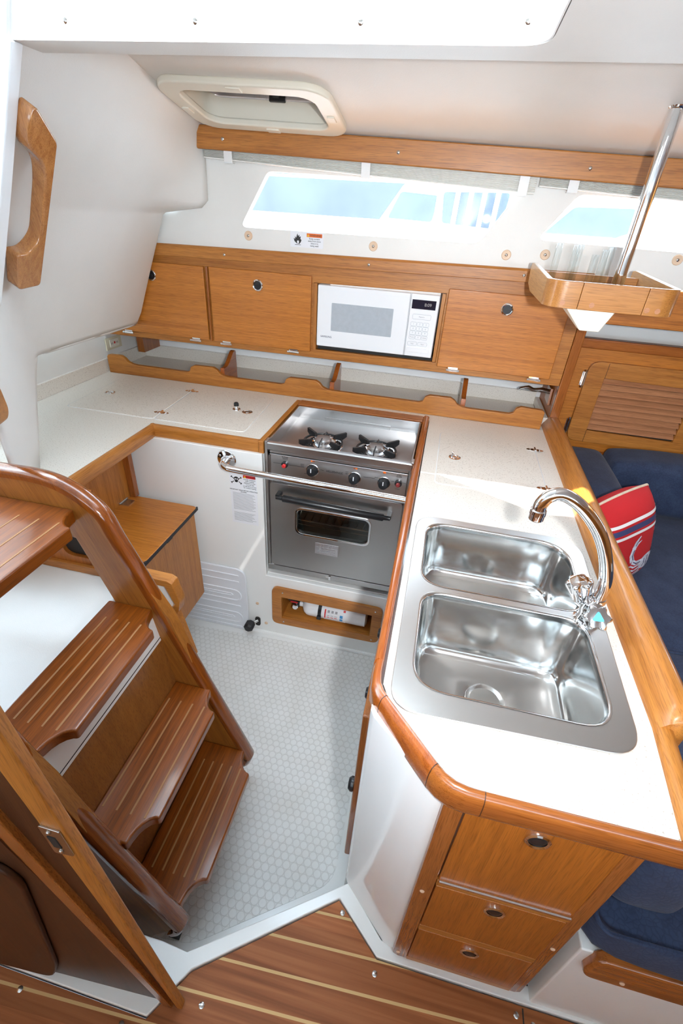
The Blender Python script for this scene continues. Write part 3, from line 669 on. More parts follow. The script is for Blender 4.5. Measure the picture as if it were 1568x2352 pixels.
# oven door
DY = FY-.010
dp = rrect(-.548, -.050, .204, .590, .012); wn = rrect(-.443, -.160, .384, .496, .024)
dr = obj('oven_door', prism(nb(), dp, 'y', DY, DY+.022, [wn]), 'steel', st, bev=.004, seg=3)
wo = rrect(-.450, -.153, .377, .503, .028)
obj('window_bezel', prism(nb(), wo, 'y', DY-.004, DY+.004, [rrect(-.441, -.162, .386, .494, .022)]), 'chrome', dr, bev=.0018)
obj('window_glass', prism(nb(), wn, 'y', DY+.004, DY+.007), 'ovenglass', dr, smooth=False)
b = nb(); bx(b, -.47, -.14, DY+.0225, DY+.163, .37, .372); obj('oven_floor', b, 'dark', dr); obj('oven_back', bx(nb(), -.47, -.14, DY+.16, DY+.163, .36, .52), 'dark', dr)
b = nb()
for k in range(11): tube(b, [(-.455+.03*k, DY+.03, .425), (-.455+.03*k, DY+.15, .425)], .0024, 6)
tube(b, [(-.465, DY+.028, .428), (-.14, DY+.028, .428)], .003, 8); tube(b, [(-.465, DY+.028, .408), (-.14, DY+.028, .408)], .0016, 8)
obj('oven_rack', b, 'chrome', dr)
hz = .548
hb = nb(); tube(hb, [(-.512, DY-.034, hz+.003), (-.488, DY-.034, hz+.003), (-.485, DY-.034, hz+.003), (-.112, DY-.034, hz-.006), (-.108, DY-.034, hz-.006), (-.086, DY-.034, hz-.006)], [.008, .009, .0135, .0135, .009, .008], 16)
for x, z in ((-.507, hz+.003), (-.092, hz-.006)):
    bx(hb, x-.008, x+.008, DY-.034, DY, z-.004, z+.010)
obj('oven_handle', hb, 'black', dr, ang=50)
pl = obj('rating_plate', bx(nb(), -.366, -.272, DY-.0012, DY, .300, .353), 'alu', dr, bev=.001)
for i, s in enumerate(('CAUTION', 'SECURE LATCH WHEN UNDER WAY', 'DO NOT USE FOR HEATING')):
    text('plate_lettering', s, .0075 if i == 0 else .0052, M['greyink'], dr, (-.319, DY-.0014, .344-.010*i), (1, 0, 0), (0, 0, 1))
b = nb()
for i in range(3): bx(b, -.356, -.282-.01*(i % 2), DY-.0016, DY-.0012, .307+.005*i, .3085+.005*i)
obj('plate_print', b, 'greyink', dr, smooth=False)

# polished grab rail across the stove
gr = thing('grab_rail', 'polished steel grab rail with round flange across the stove front', 'grab rail', (-.36, 1.40, .66))
b = nb(); lathe(b, [(.037, 0), (.037, .003), (.034, .006), (.017, .008), (.017, .014)], (-.712, 1.4395, .660), 'y', 36, -1); fl_ = obj('flange', b, 'chrome', gr)
for a in (.5, 2.6, 4.7): screw(fl_, (-.712+.027*math.cos(a), 1.4335, .660+.027*math.sin(a)), 'y', -1, .0048, 'chrome')
pth = smooth_path([(-.712, 1.436, .660), (-.712, 1.415, .659), (-.706, 1.396, .658), (-.688, 1.384, .656), (-.66, 1.381, .654), (-.5, 1.381, .651), (-.30, 1.381, .648), (-.0205, 1.381, .643)], 6)
obj('tube', tube(nb(), pth, .0125, 18), 'chrome', gr, ang=60)

# safety notice on the wall left of the stove
NY = 1.4394
nt_ = thing('safety_notice', 'white printed safety notice with skull and crossbones left of the stove', 'label', (-.652, 1.439, .384))
obj('sheet', bx(nb(), -.707, -.599, NY-.0006, NY, .384, .612), 'paper', nt_, smooth=False)
def pr(nm, mat, rects, parent=nt_, y=NY-.0009, y2=NY-.0006):
    b = nb()
    for r in rects: bx(b, r[0], r[1], y, y2, r[2], r[3])
    return obj(nm, b, mat, parent, smooth=False)
pr('red_header', 'redink', [(-.652, -.6035, .5915, .604)])
text('header_lettering', 'DANGER', .010, M['ink'], nt_, (-.622, NY-.0011, .598), (1, 0, 0), (0, 0, 1))
b = nb(); prism(b, [(-.650, .592), (-.640, .592), (-.645, .602)], 'y', NY-.0012, NY-.0006); obj('warning_triangle', b, 'yellow', nt_, smooth=False)
for i, s in enumerate(('Provide ventilation', 'while cooking', 'appliance is in use', '- it is not safe', 'to use stove or oven', 'for comfort heating')):
    text('notice_lettering', s, .0062, M['ink'], nt_, (-.627, NY-.0008, .586-.0072*i), (1, 0, 0), (0, 0, 1))
text('notice_lettering', 'IMPORTANT: READ BEFORE OPERATING', .0062, M['ink'], nt_, (-.653, NY-.0008, .536), (1, 0, 0), (0, 0, 1))
text('notice_lettering', 'BURNERS', .0055, M['ink'], nt_, (-.653, NY-.0008, .529), (1, 0, 0), (0, 0, 1))
pr('print_lines', 'greyink', [(-.698, -.606-.018*random.random(), .521-.0052*i, .5224-.0052*i) for i in range(25) if i not in (15, 16)])
# skull and crossbones
def ell(cx, cz, rx, rz, n=20): return [(cx+rx*math.cos(2*PI*k/n), cz+rz*math.sin(2*PI*k/n)) for k in range(n)]
b = nb(); cx, cz = -.680, .580
prism(b, ell(cx, cz+.003, .0100, .0095), 'y', NY-.0010, NY-.0006, [ell(cx-.004, cz+.002, .0030, .0032, 12), ell(cx+.004, cz+.002, .0030, .0032, 12)])
prism(b, ell(cx, cz-.0075, .0062, .0042), 'y', NY-.0010, NY-.0006)
for sx, sz in ((1, 1), (-1, 1), (1, -1), (-1, -1)):
    x0, z0 = cx+sx*.009, cz-.002+sz*.005; x1, z1 = cx+sx*.019, cz-.002+sz*.0125
    d = Vector((x1-x0, z1-z0)).normalized()*.0013; n = Vector((-d.y, d.x))
    prism(b, [(x0+n.x, z0+n.y), (x0-n.x, z0-n.y), (x1-n.x, z1-n.y), (x1+n.x, z1+n.y)], 'y', NY-.0010, NY-.0006)
    for q in (1.3, -1.3): prism(b, ell(x1+n.x*q, z1+n.y*q, .0022, .0022, 10), 'y', NY-.0010, NY-.0006)
obj('skull_emblem', b, 'ink', nt_, smooth=False)

# extinguisher niche, frame and bottle
nf = thing('niche_frame', 'rounded wooden frame around the low niche under the stove', 'frame', (-.305, 1.43, -.11))
fo = rpoly([(-.548, -.122), (-.068, -.116), (-.064, .085), (-.546, .090)], .03)
fi = [(-.503, -.083), (-.108, -.080), (-.108, .040), (-.503, .040)]
obj('frame_ring', prism(nb(), fo, 'y', 1.425, 1.439, [fi]), 'teakX', nf, bev=.004)
for x, z in ((-.498, .068), (-.095, .066), (-.495, -.104), (-.098, -.100)): screw(nf, (x, 1.425, z), 'y', -1, .004)
b = nb(); bx(b, -.515, -.095, 1.4395, 1.585, -.094, -.083); obj('niche_shelf', b, 'teakX', nf)
b = nb(); bx(b, -.517, -.503, 1.4395, 1.585, -.094, .055); bx(b, -.108, -.094, 1.4395, 1.585, -.094, .055); bx(b, -.517, -.094, 1.585, 1.60, -.094, .055); bx(b, -.517, -.094, 1.462, 1.60, .042, .055); obj('niche_lining', b, 'teakY', nf)
ext = thing('fire_extinguisher', 'small white fire extinguisher lying in the wooden niche under the stove', 'fire extinguisher', (-.30, 1.515, -.083))
ex_y, ex_z, R_ = 1.492, -.0395, .0435
b = nb(); lathe(b, [(0, -.131), (.030, -.131), (R_, -.137), (R_, -.385), (R_*.96, -.398), (R_*.75, -.412), (R_*.42, -.42), (.011, -.424), (.011, -.442)], (0, ex_y, ex_z), 'x', 32); obj('cylinder', b, 'white', ext, ang=50)
b = nb(); lathe(b, [(R_+.0006, -.222), (R_+.0006, -.318)], (0, ex_y, ex_z), 'x', 32); lb_ = obj('label', b, 'paper', ext)
b = nb(); lathe(b, [(R_+.0008, -.331), (R_+.0022, -.331), (R_+.0022, -.346), (R_+.0008, -.346)], (0, ex_y, ex_z), 'x', 32); obj('strap', b, 'black', ext)
b = nb(); bx(b, -.348, -.330, ex_y-R_-.010, ex_y-R_+.002, ex_z-.022, ex_z-.004); obj('strap_buckle', b, 'black', ext, bev=.002)
def wrap(nm, mat, u0, u1, a0, a1):
    b = nb(); n = 5; rg = []
    for i in range(n+1):
        a = a0+(a1-a0)*i/n; rg.append([(u0, ex_y-(R_+.0011)*math.cos(a), ex_z+(R_+.0011)*math.sin(a)), (u1, ex_y-(R_+.0011)*math.cos(a), ex_z+(R_+.0011)*math.sin(a))])
    loft(b, rg, closed=False); obj(nm, b, mat, ext, smooth=False)
wrap('label_red_print', 'redink', -.316, -.310, -.25, .75); wrap('label_blue_print', 'blueink', -.247, -.234, -.3, 0); wrap('label_blue_print', 'blueink', -.247, -.234, .08, .40)
wrap('label_red_mark', 'redink', -.234, -.224, .75, .95)
for i in range(3): wrap('label_picture', 'greyink', -.303+.017*i, -.293+.017*i, .45, .7); wrap('label_red_text', 'redink', -.305+.017*i, -.293+.017*i, -.1, -.02); wrap('label_text', 'greyink', -.305+.017*i, -.293+.017*i, .12, .18)
b = nb(); bx(b, -.470, -.438, ex_y-.014, ex_y+.014, ex_z-.012, ex_z+.022); bx(b, -.492, -.465, ex_y-.008, ex_y+.008, ex_z+.012, ex_z+.024); obj('valve_head', b, 'black', ext, bev=.003)
b = nb(); lathe(b, [(.015, 0), (.015, .010), (.012, .012), (0, .012)], (-.456, ex_y-.014, ex_z-.006), 'y', 24, -1); gg = obj('pressure_gauge', b, 'chrome', ext)
b = nb(); lathe(b, [(.0105, .0122), (0, .0126)], (-.456, ex_y-.014, ex_z-.006), 'y', 24, -1); obj('gauge_face', b, 'paper', gg)
b = nb(); bx(b, -.478, -.445, ex_y-.018, ex_y-.013, ex_z+.014, ex_z+.020); obj('safety_pin', b, 'redknob', ext)

# foot pump lever and the loose ribbed panel beside it
fp = thing('foot_pump', 'black rubber foot pump pedal sticking out of the white wall near the floor', 'foot pump', (-.63, 1.40, ZF))
b = nb(); lathe(b, [(.016, 0), (.022, .006), (.023, .034), (.016, .042), (0, .043)], (-.650, 1.425, -.152), 'y', 8, -1); obj('pedal', b, 'rubber', fp, ang=20)
b = nb(); tube(b, [(-.650, 1.42, -.152), (-.632, 1.428, -.146), (-.622, 1.438, -.142)], .007, 10); obj('lever', b, 'screw', fp)
b = nb(); prism(b, rrect(-.634, -.610, -.172, -.122, .010), 'y', 1.434, 1.4395); obj('lever_slot', b, 'dark', fp)
rp = thing('ribbed_panel', 'white ribbed plastic panel leaning on the wall beside the wooden bin', 'panel', (-.84, 1.42, ZF))
b = nb(); prism(b, rrect(-1.02, -.662, ZF+.001, .150, (.03, .045, .02, .02)), 'y', 1.424, 1.434); sh_ = obj('sheet', b, 'plasticpan', rp, bev=.004)
b = nb()
for z0 in (-.165, -.030):
    pth = [(-.98, 1.4235, z0), (-.72, 1.4235, z0)]+[(-.72+.03*math.sin(PI*k/8), 1.4235, z0+.03-.03*math.cos(PI*k/8)) for k in range(1, 8)]+[(-.72, 1.4235, z0+.06), (-.98, 1.4235, z0+.06)]
    tube(b, pth, .0035, 8); tube(b, [(-.98, 1.4235, z0+.024), (-.735, 1.4235, z0+.024), (-.728, 1.4235, z0+.030), (-.735, 1.4235, z0+.036), (-.98, 1.4235, z0+.036)], .0028, 8)
for z0 in (-.062, .080, .115, -.19): tube(b, [(-.98, 1.4235, z0), (-.695, 1.4235, z0)], .0032, 8)
obj('raised_rib', b, 'plasticpan', rp)
# ------------------------------------------------------------------ wall lockers and microwave
CY = 2.0
lk = thing('overhead_locker', 'long teak wall locker with three drop-front doors above the counter', 'locker', (-.55, 2.1, .913))
b = nb(); bx(b, -1.66, .472, CY+.022, 2.29, .913, .930); bx(b, -1.66, .472, CY+.022, 2.29, 1.245, 1.262); bx(b, -.57, -.553, CY+.022, 2.29, .93, 1.245); bx(b, -.022, -.005, CY+.022, 2.29, .93, 1.245); obj('carcass', b, 'teakX', lk)
hole = [(-.550, .948), (-.026, .952), (-.026, 1.212), (-.550, 1.206)]
obj('face_frame', prism(nb(), [(-1.66, .910), (.472, .915), (.472, 1.283), (-1.66, 1.258)], 'y', CY, CY+.022, [hole]), 'teakX', lk, bev=.002)
for q in ((-.5495, -.535, CY-.004, CY+.2, .949, 1.206), (-.040, -.0265, CY-.001, CY+.2, .953, 1.21)): obj('opening_jamb', bx(nb(), *q), 'teakZ', lk, bev=.001)
b = nb(); loft(b, [[(x, CY-.022, z0), (x, CY-.022, z0+.036), (x, CY-.016, z0+.043), (x, CY+.004, z0+.043), (x, CY+.004, z0)] for x, z0 in ((-1.66, 1.252), (.2, 1.275), (.472, 1.277))]); bmesh.ops.recalc_face_normals(b, faces=list(b.faces)); cap = obj('cap_rail', b, 'teakX', lk, bev=.002)
for x, z in ((-.918, 1.279), (-.331, 1.288), (.236, 1.297)): screw(lk, (x, CY-.022, z), 'y', -1, .005)
b = nb(); tube(b, [(-1.012, CY-.006, .936), (-1.008, CY-.006, 1.229)], .0065, 8); obj('divider_bead', b, 'trimZ', lk)
def door(x0, x1, z0, z1, lx, hx):
    d = obj('locker_door', prism(nb(), rrect(x0, x1, z0, z1, .004), 'y', CY-.015, CY-.0005), 'doorX', lk, bev=.003)
    b = nb(); lathe(b, [(.022, 0), (.022, .003), (.0195, .005), (.0165, .004), (.0165, -.004)], (lx, CY-.015, 1.179), 'y', 32, -1); obj('latch_ring', b, 'chrome', d)
    b = nb(); lathe(b, [(.0168, .0012), (.012, -.0005), (0, -.001)], (lx, CY-.015, 1.179), 'y', 24, -1); bx(b, lx-.012, lx+.012, CY-.0195, CY-.014, 1.176, 1.182); obj('latch_button', b, 'black', d)
    for x in hx:
        b = nb(); tube(b, [(x-.021, CY-.019, z0-.006), (x+.021, CY-.019, z0-.006)], .0042, 10); bx(b, x-.019, x+.019, CY-.016, CY-.012, z0-.012, z0+.004)
        for s in (-1, 1): lathe(b, [(0, -.005), (.0052, -.004), (.0052, .004), (0, .005)], (x+s*.022, CY-.019, z0-.006), 'x', 10)
        obj('door_hinge', b, 'chrome', d)
door(-1.50, -1.020, .938, 1.229, -1.260, (-1.415, -1.082)); door(-.996, -.5575, .938, 1.231, -.783, (-.937, -.630)); door(-.018, .425, .940, 1.231, .206, (.048, .366))
b = nb(); bx(b, -1.49, -1.455, 2.14, 2.28, .802, .912); obj('corner_post', b, 'trimZ', lk)

mw = thing('microwave', 'white microwave oven fitted into the teak locker', 'microwave', (-.29, 2.1, .963))
MY = 1.986
b = nb(); bx(b, -.532, -.046, MY+.014, 2.27, .966, 1.203); obj('case', b, 'white', mw, bev=.004)
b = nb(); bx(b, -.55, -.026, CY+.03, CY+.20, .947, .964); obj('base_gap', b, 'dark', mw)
md = obj('microwave_door', bx(nb(), -.530, -.160, MY, MY+.014, .969, 1.203), 'white', mw, bev=.004)
obj('door_screen', prism(nb(), rrect(-.470, -.219, 1.034, 1.141, .003), 'y', MY-.0012, MY+.001), 'mwwin', md, smooth=False)
text('brand_lettering', 'SAMSUNG', .0105, M['navy'], md, (-.4885, MY-.0002, 1.0085), (1, 0, 0), (0, 0, 1), kern=1.0)
b = nb()
for z in (1.186, .985): bx(b, -.525, -.165, MY-.0002, MY+.001, z, z+.0012)
obj('door_line', b, 'plasticpan', md, smooth=False)
mp_ = obj('keypad_panel', bx(nb(), -.157, -.047, MY+.001, MY+.015, .969, 1.203), 'white', mw, bev=.004)
obj('display', prism(nb(), rrect(-.150, -.058, 1.150, 1.183, .001), 'y', MY-.0005, MY+.002), 'lcd', mp_, smooth=False)
text('display_digits', '8:09', .016, M['greyplastic'], mp_, (-.088, MY-.0007, 1.166), (1, 0, 0), (0, 0, 1))
def outl(b, x0, x1, z0, z1, t=.0009):
    prism(b, rrect(x0, x1, z0, z1, .004, 3), 'y', MY+.0003, MY+.002, [rrect(x0+t, x1-t, z0+t, z1-t, .003, 3)])
b = nb(); outl(b, -.142, -.070, 1.112, 1.131)
for r in range(4):
    for c in range(3): outl(b, -.146+.0245*c, -.1225+.0245*c, 1.086-.0165*r, 1.1015-.0165*r)
outl(b, -.149, -.111, 1.012, 1.027); outl(b, -.108, -.070, 1.012, 1.027)
obj('key_outline', b, 'mwwin', mp_, smooth=False)
for i, s in enumerate('123456789'):
    text('key_lettering', s, .009, M['mwwin'], mp_, (-.134+.0245*(i % 3), MY+.0002, 1.094-.0165*(i//3)), (1, 0, 0), (0, 0, 1))
for s, x, z in (('0', -.1095, 1.0445), ('Power', -.134, 1.0445), ('Clock', -.085, 1.0445), ('Popcorn', -.106, 1.1215), ('Stop', -.130, 1.0195), ('Start', -.089, 1.0195)):
    text('key_lettering', s, .0065, M['greyink'], mp_, (x, MY+.0002, z), (1, 0, 0), (0, 0, 1))
obj('open_button', prism(nb(), rrect(-.149, -.060, .985, 1.006, .004), 'y', MY-.0015, MY+.002), 'white', mp_, bev=.001)

# stickers, washers, valance, shades on the cabin side
WY = 1.9994
fs = thing('warning_sticker', 'white and orange flame warning sticker below the long window', 'sticker', (-.58, WY, 1.325))
obj('sheet', prism(nb(), rrect(-.648, -.517, 1.326, 1.3785, .003), 'y', WY-.0006, WY), 'paper', fs, smooth=False)
b = nb(); bx(b, -.583, -.522, WY-.0010, WY-.0006, 1.362, 1.3745); obj('orange_header', b, 'orangeink', fs, smooth=False)
text('header_lettering', 'WARNING', .0095, M['ink'], fs, (-.548, WY-.0012, 1.368), (1, 0, 0), (0, 0, 1))
b = nb(); prism(b, [(-.581, 1.3635), (-.573, 1.3635), (-.577, 1.3725)], 'y', WY-.0013, WY-.0009); obj('warning_triangle', b, 'yellow', fs, smooth=False)
for i, s in enumerate(('Keep curtains', 'away from stove', 'when it is', 'being used')): text('sticker_lettering', s, .0075, M['ink'], fs, (-.552, WY-.0008, 1.357-.0078*i), (1, 0, 0), (0, 0, 1))
b = nb()
flame = [(-.622, 1.338), (-.632, 1.346), (-.635, 1.356), (-.629, 1.353), (-.630, 1.362), (-.625, 1.357), (-.622, 1.366), (-.6195, 1.372), (-.6175, 1.363), (-.612, 1.368), (-.613, 1.360), (-.607, 1.363), (-.608, 1.354), (-.6035, 1.350), (-.607, 1.343), (-.612, 1.337)]
hol = ell(-.6175, 1.3435, .0042, .0052, 12)
prism(b, flame, 'y', WY-.0010, WY-.0006, [hol]); bx(b, -.630, -.606, WY-.0010, WY-.0006, 1.3335, 1.335)
obj('flame_emblem', b, 'ink', fs, smooth=False)
lbl = ('tan washer with a small screw under the left end of the long window', 'tan washer with a screw right of the flame sticker', 'tan washer with a screw under the right end of the long window', 'tan washer with a screw just left of the hanging tray', 'tan washer with a screw right of the chrome pole')
for (x, z), l in zip(((-.820, 1.351), (-.323, 1.349), (.161, 1.355), (.292, 1.365), (.717, 1.380)), lbl):
    w_ = thing('stud_washer', l, 'washer', (x, WY, z), 'screwed washers below the windows')
    b = nb(); lathe(b, [(.0165, 0), (.0165, .002), (.0145, .004), (.006, .0035), (0, .0035)], (x, WY, z), 'y', 28, -1); obj('washer', b, 'tan', w_)
    screw(w_, (x, WY-.0035, z), 'y', -1, .005)
va = thing('valance_board', 'long teak valance board above the windows, three screws', 'valance', (.1, 1.97, 1.58))
b = nb(); loft(b, [[(x, 1.950, zb), (x, 1.950, zt), (x, 1.968, zt), (x, 1.968, zb)] for x, zb, zt in ((-.984, 1.6125, 1.681), (.61, 1.572, 1.646), (2.2, 1.535, 1.610))]); bmesh.ops.recalc_face_normals(b, faces=list(b.faces)); obj('board', b, 'teakX', va, bev=.004)
for x, z in ((-.882, 1.642), (-.257, 1.628), (.353, 1.611)): screw(va, (x, 1.950, z), 'y', -1, .0055)
def blind(x0, x1, clips, l):
    t = thing('pleated_shade', l, 'window shade', ((x0+x1)/2, 1.975, 1.56), 'raised pleated window shades')
    zz = lambda x: 1.6135-.0252*(x+.984)
    n = 9; rings = []
    for x in (x0, (x0+x1)/2, x1):
        sec = []
        drop = .026+.022*((x-x0)/(x1-x0))
        for k in range(n*2+1): sec.append((x, 1.9715+(.007 if k % 2 else 0), zz(x)+.004-drop*k/(n*2)-.0))
        for k in range(n*2, -1, -1): sec.append((x, 1.991, zz(x)+.004-drop*k/(n*2)))
        rings.append(sec)
    b = nb(); loft(b, rings); bmesh.ops.recalc_face_normals(b, faces=list(b.faces)); obj('pleats', b, 'shade', t, smooth=False)
    b = nb(); loft(b, [[(x, 1.968, zz(x)+.004-d-.0035), (x, 1.968, zz(x)+.004-d), (x, 1.992, zz(x)+.004-d), (x, 1.992, zz(x)+.004-d-.0035)] for x, d in ((x0, .026), (x1, .048))]); obj('bottom_rail', b, 'shade', t, bev=.001)
    for x in clips:
        d = .028+.022*((x-x0)/(x1-x0)); b = nb(); bx(b, x-.016, x+.016, 1.963, 1.967, zz(x)-d-.004, zz(x)+.001); bx(b, x-.016, x+.016, 1.966, 1.99, zz(x)-d-.006, zz(x)-d-.002); obj('clip', b, 'gloss_white', t, bev=.001)
blind(-.968, .205, (-.872, -.366, .165), 'pleated white shade folded up under the valance over the long window')
blind(.215, 1.9, (.320,), 'pleated white shade folded up over the window behind the chrome pole')

# overhead hatch
hh = thing('deck_hatch', 'cream framed rectangular deck hatch in the sloping cabin top', 'hatch', (-.68, 1.77, 1.68))
HO = rrect(-.942, -.420, .028, .370, .075)
obj('trim_frame', ceilbm(HO, -.018, .002, [rrect(-.888, -.474, .078, .318, .05)]), 'cream', hh, bev=.006, seg=3)
obj('inner_lip', ceilbm(rrect(-.905, -.458, .062, .334, .055), -.012, .06, [rrect(-.897, -.466, .070, .326, .05)]), 'cream', hh)
obj('lid_frame', ceilbm(rrect(-.935, -.428, .040, .360, .06), .055, .098, [rrect(-.90, -.463, .075, .322, .045)]), 'alu', hh, bev=.004)
obj('lid', ceilbm(rrect(-.935, -.428, .040, .360, .06), .098, .108), 'greyplastic', hh)
t = nb()
b = ceilbm(rrect(-.690, -.635, .060, .080, .004), .050, .088); lt_ = obj('latch', b, 'black', hh, bev=.003)
obj('latch_arm', ceilbm([(-.678, .078), (-.655, .078), (-.650, .098), (-.672, .098)], .058, .078), 'rubber', lt_, bev=.002)
for x, tt in ((-.678, .050), (-.690, .346)): obj('frame_clip', ceilbm(rrect(x-.022, x+.022, tt-.012, tt+.014, .003), -.022, -.010), 'cream', hh, bev=.002)
for x in (-.918, -.447): obj('frame_clip', ceilbm(rrect(x-.012, x+.012, .160, .200, .003), -.022, -.010), 'cream', hh, bev=.002)
# ------------------------------------------------------------------ peninsula cabinet with drawers
sc_ = thing('sink_cabinet', 'white peninsula cabinet with three teak drawers under the sink counter', 'cabinet', (.2, .9, 0))
foot = [(-.020, 1.44), (-.020, .522), (-.012, .508), (.094, .416), (.108, .411), (.408, .411), (.415, .55), (.42, 1.44)]
obj('cabinet_body', prism(nb(), foot, 'z', .0, .7115, [rrect(.03, .41, .53, 1.12, .05)]), 'gloss_white', sc_, bev=.004)
b = nb(); bx(b, -.021, .03, .52, 1.44, -.209, .002); obj('plinth', b, 'gel', sc_, bev=.003)
ff = [(.116, .012), (.128, .003), (.392, .003), (.404, .014), (.410, .705), (.116, .705)]
obj('drawer_frame', prism(nb(), ff, 'y', .4005, .411, [[(.150, .018), (.380, .018), (.382, .697), (.1485, .697)]]), 'trimZ', sc_, bev=.003)
for z0, z1 in ((.1975, .2195), (.4175, .4385), (.004, .0225)):
    b = nb(); bx(b, .149, .3815, .3995, .411, z0, z1); obj('drawer_divider', b, 'teakX', sc_, bev=.0015)
for x, z in ((.131, .375), (.393, .29), (.128, .03)): screw(sc_, (x, .4005, z), 'y', -1, .0045, 'tan')
def drawer(z0, z1, pz, hz=False):
    d = obj('drawer', bx(nb(), .1505, .3805, .399, .411, z0, z1), 'doorZ', sc_, bev=.002)
    b = nb(); lathe(b, [(.0195, 0), (.0195, .003), (.017, .005), (.0140, .003), (.0140, -.004)], (.263, .399, pz), 'y', 32, -1); p = obj('drawer_pull', b, 'chrome', d)
    b = nb(); lathe(b, [(.0143, .001), (.011, .003), (.008, .0035), (0, .0035)], (.263, .399, pz), 'y', 24, -1); obj('pull_button', b, 'black', d)
    if hz:
        b = nb(); tube(b, [(.152, .3975, z0+.001), (.379, .3975, z0+.001)], .0033, 8); obj('piano_hinge', b, 'chrome', d)
drawer(.4405, .694, .664, True); drawer(.2210, .4160, .382); drawer(.0240, .1960, .158)
# side doors facing the galley, seen edge on
d = obj('side_door', bx(nb(), -.036, -.0205, .572, 1.41, .0, .61), 'trimZ', sc_, bev=.004)
for y, z in ((.585, .33), (.755, .44), (.945, .455)):
    b = nb(); lathe(b, [(.017, 0), (.017, .006), (.012, .012), (0, .013)], (-.036, y, z), 'x', 20, -1); obj('door_pull', b, 'black', d)

# ------------------------------------------------------------------ bin box below the counter leg
tb = thing('bin_locker', 'wooden bin box with hinged lid under the left counter', 'bin', (-.97, 1.25, 0))
b = nb(); prism(b, [(1.06, .025), (1.215, -.001), (1.405, -.001), (1.405, .432), (1.06, .432)], 'x', -.868, -.853); obj('front_board', b, 'teakZ', tb, bev=.003)
b = nb(); bx(b, -1.115, -.868, 1.39, 1.405, 0, .432); bx(b, -1.115, -.868, 1.06, 1.075, .04, .432); bx(b, -1.115, -.868, 1.06, 1.40, .02, .03); obj('box_side', b, 'teakZ', tb)
ld = obj('bin_lid', prism(nb(), rpoly([(-1.12, 1.045), (-.838, 1.045), (-.838, 1.408), (-1.12, 1.408)], [.005, .02, .02, .005]), 'z', .433, .447), 'doorX', tb, bev=.002)
obj('edge_band', prism(nb(), rpoly([(-.842, 1.044), (-.8365, 1.044), (-.8365, 1.409), (-.842, 1.409)], .002), 'z', .432, .4455), 'rubber', ld)
b = nb(); bx(b, -1.125, -1.085, 1.33, 1.372, .447, .450); tube(b, [(-1.122, 1.325, .452), (-1.122, 1.377, .452)], .005, 8); obj('lid_hinge', b, 'screw', ld)
b = nb(); bx(b, -.853, -.850, 1.20, 1.235, .412, .426); obj('bin_catch', b, 'rubber', tb, bev=.001)
b = nb(); bx(b, -1.135, -1.12, 1.045, 1.41, .40, .70); obj('back_board', b, 'teakZ', tb)
b = nb(); bx(b, -1.12, -1.095, 1.395, 1.42, .447, .70); obj('corner_trim', b, 'trimZ', tb, bev=.002)
# teak end board of the counter leg with its rounded slot
eb = thing('end_cupboard', 'teak cupboard end with a dark rounded slot behind the ladder', 'cupboard', (-1.2, 1.03, .37))
hole = rpoly([(-1.125, .43), (-.99, .43), (-.99, .60), (-1.125, .60)], .035)
obj('end_board', prism(nb(), [(-1.52, .40), (-.965, .40), (-.965, .70), (-1.52, .70)], 'y', 1.028, 1.042, [hole]), 'doorZ', eb)
b = nb(); bx(b, -1.52, -.955, 1.015, 1.045, .372, .402); obj('bottom_rail', b, 'teakX', eb, bev=.003)
b = nb(); bx(b, -1.14, -.975, 1.0425, 1.046, .415, .615); obj('slot_back', b, 'dark', eb)
# white engine cover behind the steps
ec = thing('engine_cover', 'white moulded engine cover behind the wooden steps', 'engine cover', (-1.0, .65, ZF))
obj('cover', prism(nb(), [(-.67, .385), (-.67, .81), (-.88, .83), (-.90, 1.027), (-1.24, 1.027), (-1.24, .385)], 'z', ZF, .371), 'liner', ec, bev=.006)
b = nb(); bx(b, -1.55, -1.245, .24, 1.02, ZF, .371); struct('wall_engine', b, 'liner')

# ------------------------------------------------------------------ companionway steps
ls = thing('companionway_ladder', 'varnished wooden companionway ladder with four grooved treads', 'ladder', (-.55, .575, ZF))
railpts = [(-1.25, .880), (-.963, .882), (-.852, .881), (-.776, .866), (-.739, .837), (-.714, .801), (-.694, .742), (-.669, .682), (-.586, .515), (-.511, .256), (-.419, -.010), (-.410, -.04), (-.416, -.070), (-.432, -.100), (-.475, -.16), (-.5, ZF), (-.585, ZF), (-.60, -.05), (-.665, .20), (-.743, .5435), (-.806, .736), (-.90, .7436), (-1.25, .74)]
capc = [(-1.25, .895), (-.9954, .897), (-.8825, .899), (-.8207, .892), (-.7762, .874), (-.7405, .850), (-.7095, .815), (-.6893, .757), (-.6369, .624), (-.58, .470), (-.50, .245), (-.3998, -.027), (-.393, -.055), (-.400, -.085), (-.418, -.108)]
def rail(y0, y1):
    r = obj('side_rail', prism(nb(), railpts, 'y', y0, y1), 'railS', ls, bev=.002)
    cc = [Vector((p[0]-.008, (y0+y1)/2, p[1]-.006)) for p in capc]
    pp = smooth_path(cc, 5); rings = []
    for i, p in enumerate(pp):
        a = pp[max(0, i-1)]; c = pp[min(len(pp)-1, i+1)]; t = (c-a).normalized(); n = Vector((-t.z, 0, t.x))
        if n.x+n.z < 0: n = -n
        h = (y1-y0)/2+.005; ring = []
        for k in range(14):
            an = PI*k/13; ring.append(p+Vector((0, math.cos(an)*h, 0))+n*(math.sin(an)*.013))
        ring += [p+Vector((0, -h, 0))-n*.010, p+Vector((0, h, 0))-n*.010]
        rings.append(ring)
    b = nb(); loft(b, rings); bmesh.ops.recalc_face_normals(b, faces=list(b.faces)); obj('rounded_cap', b, 'capS', r, ang=50)
YF, YN = .780, .370
rail(YF, YF+.032); rail(YN-.032, YN)
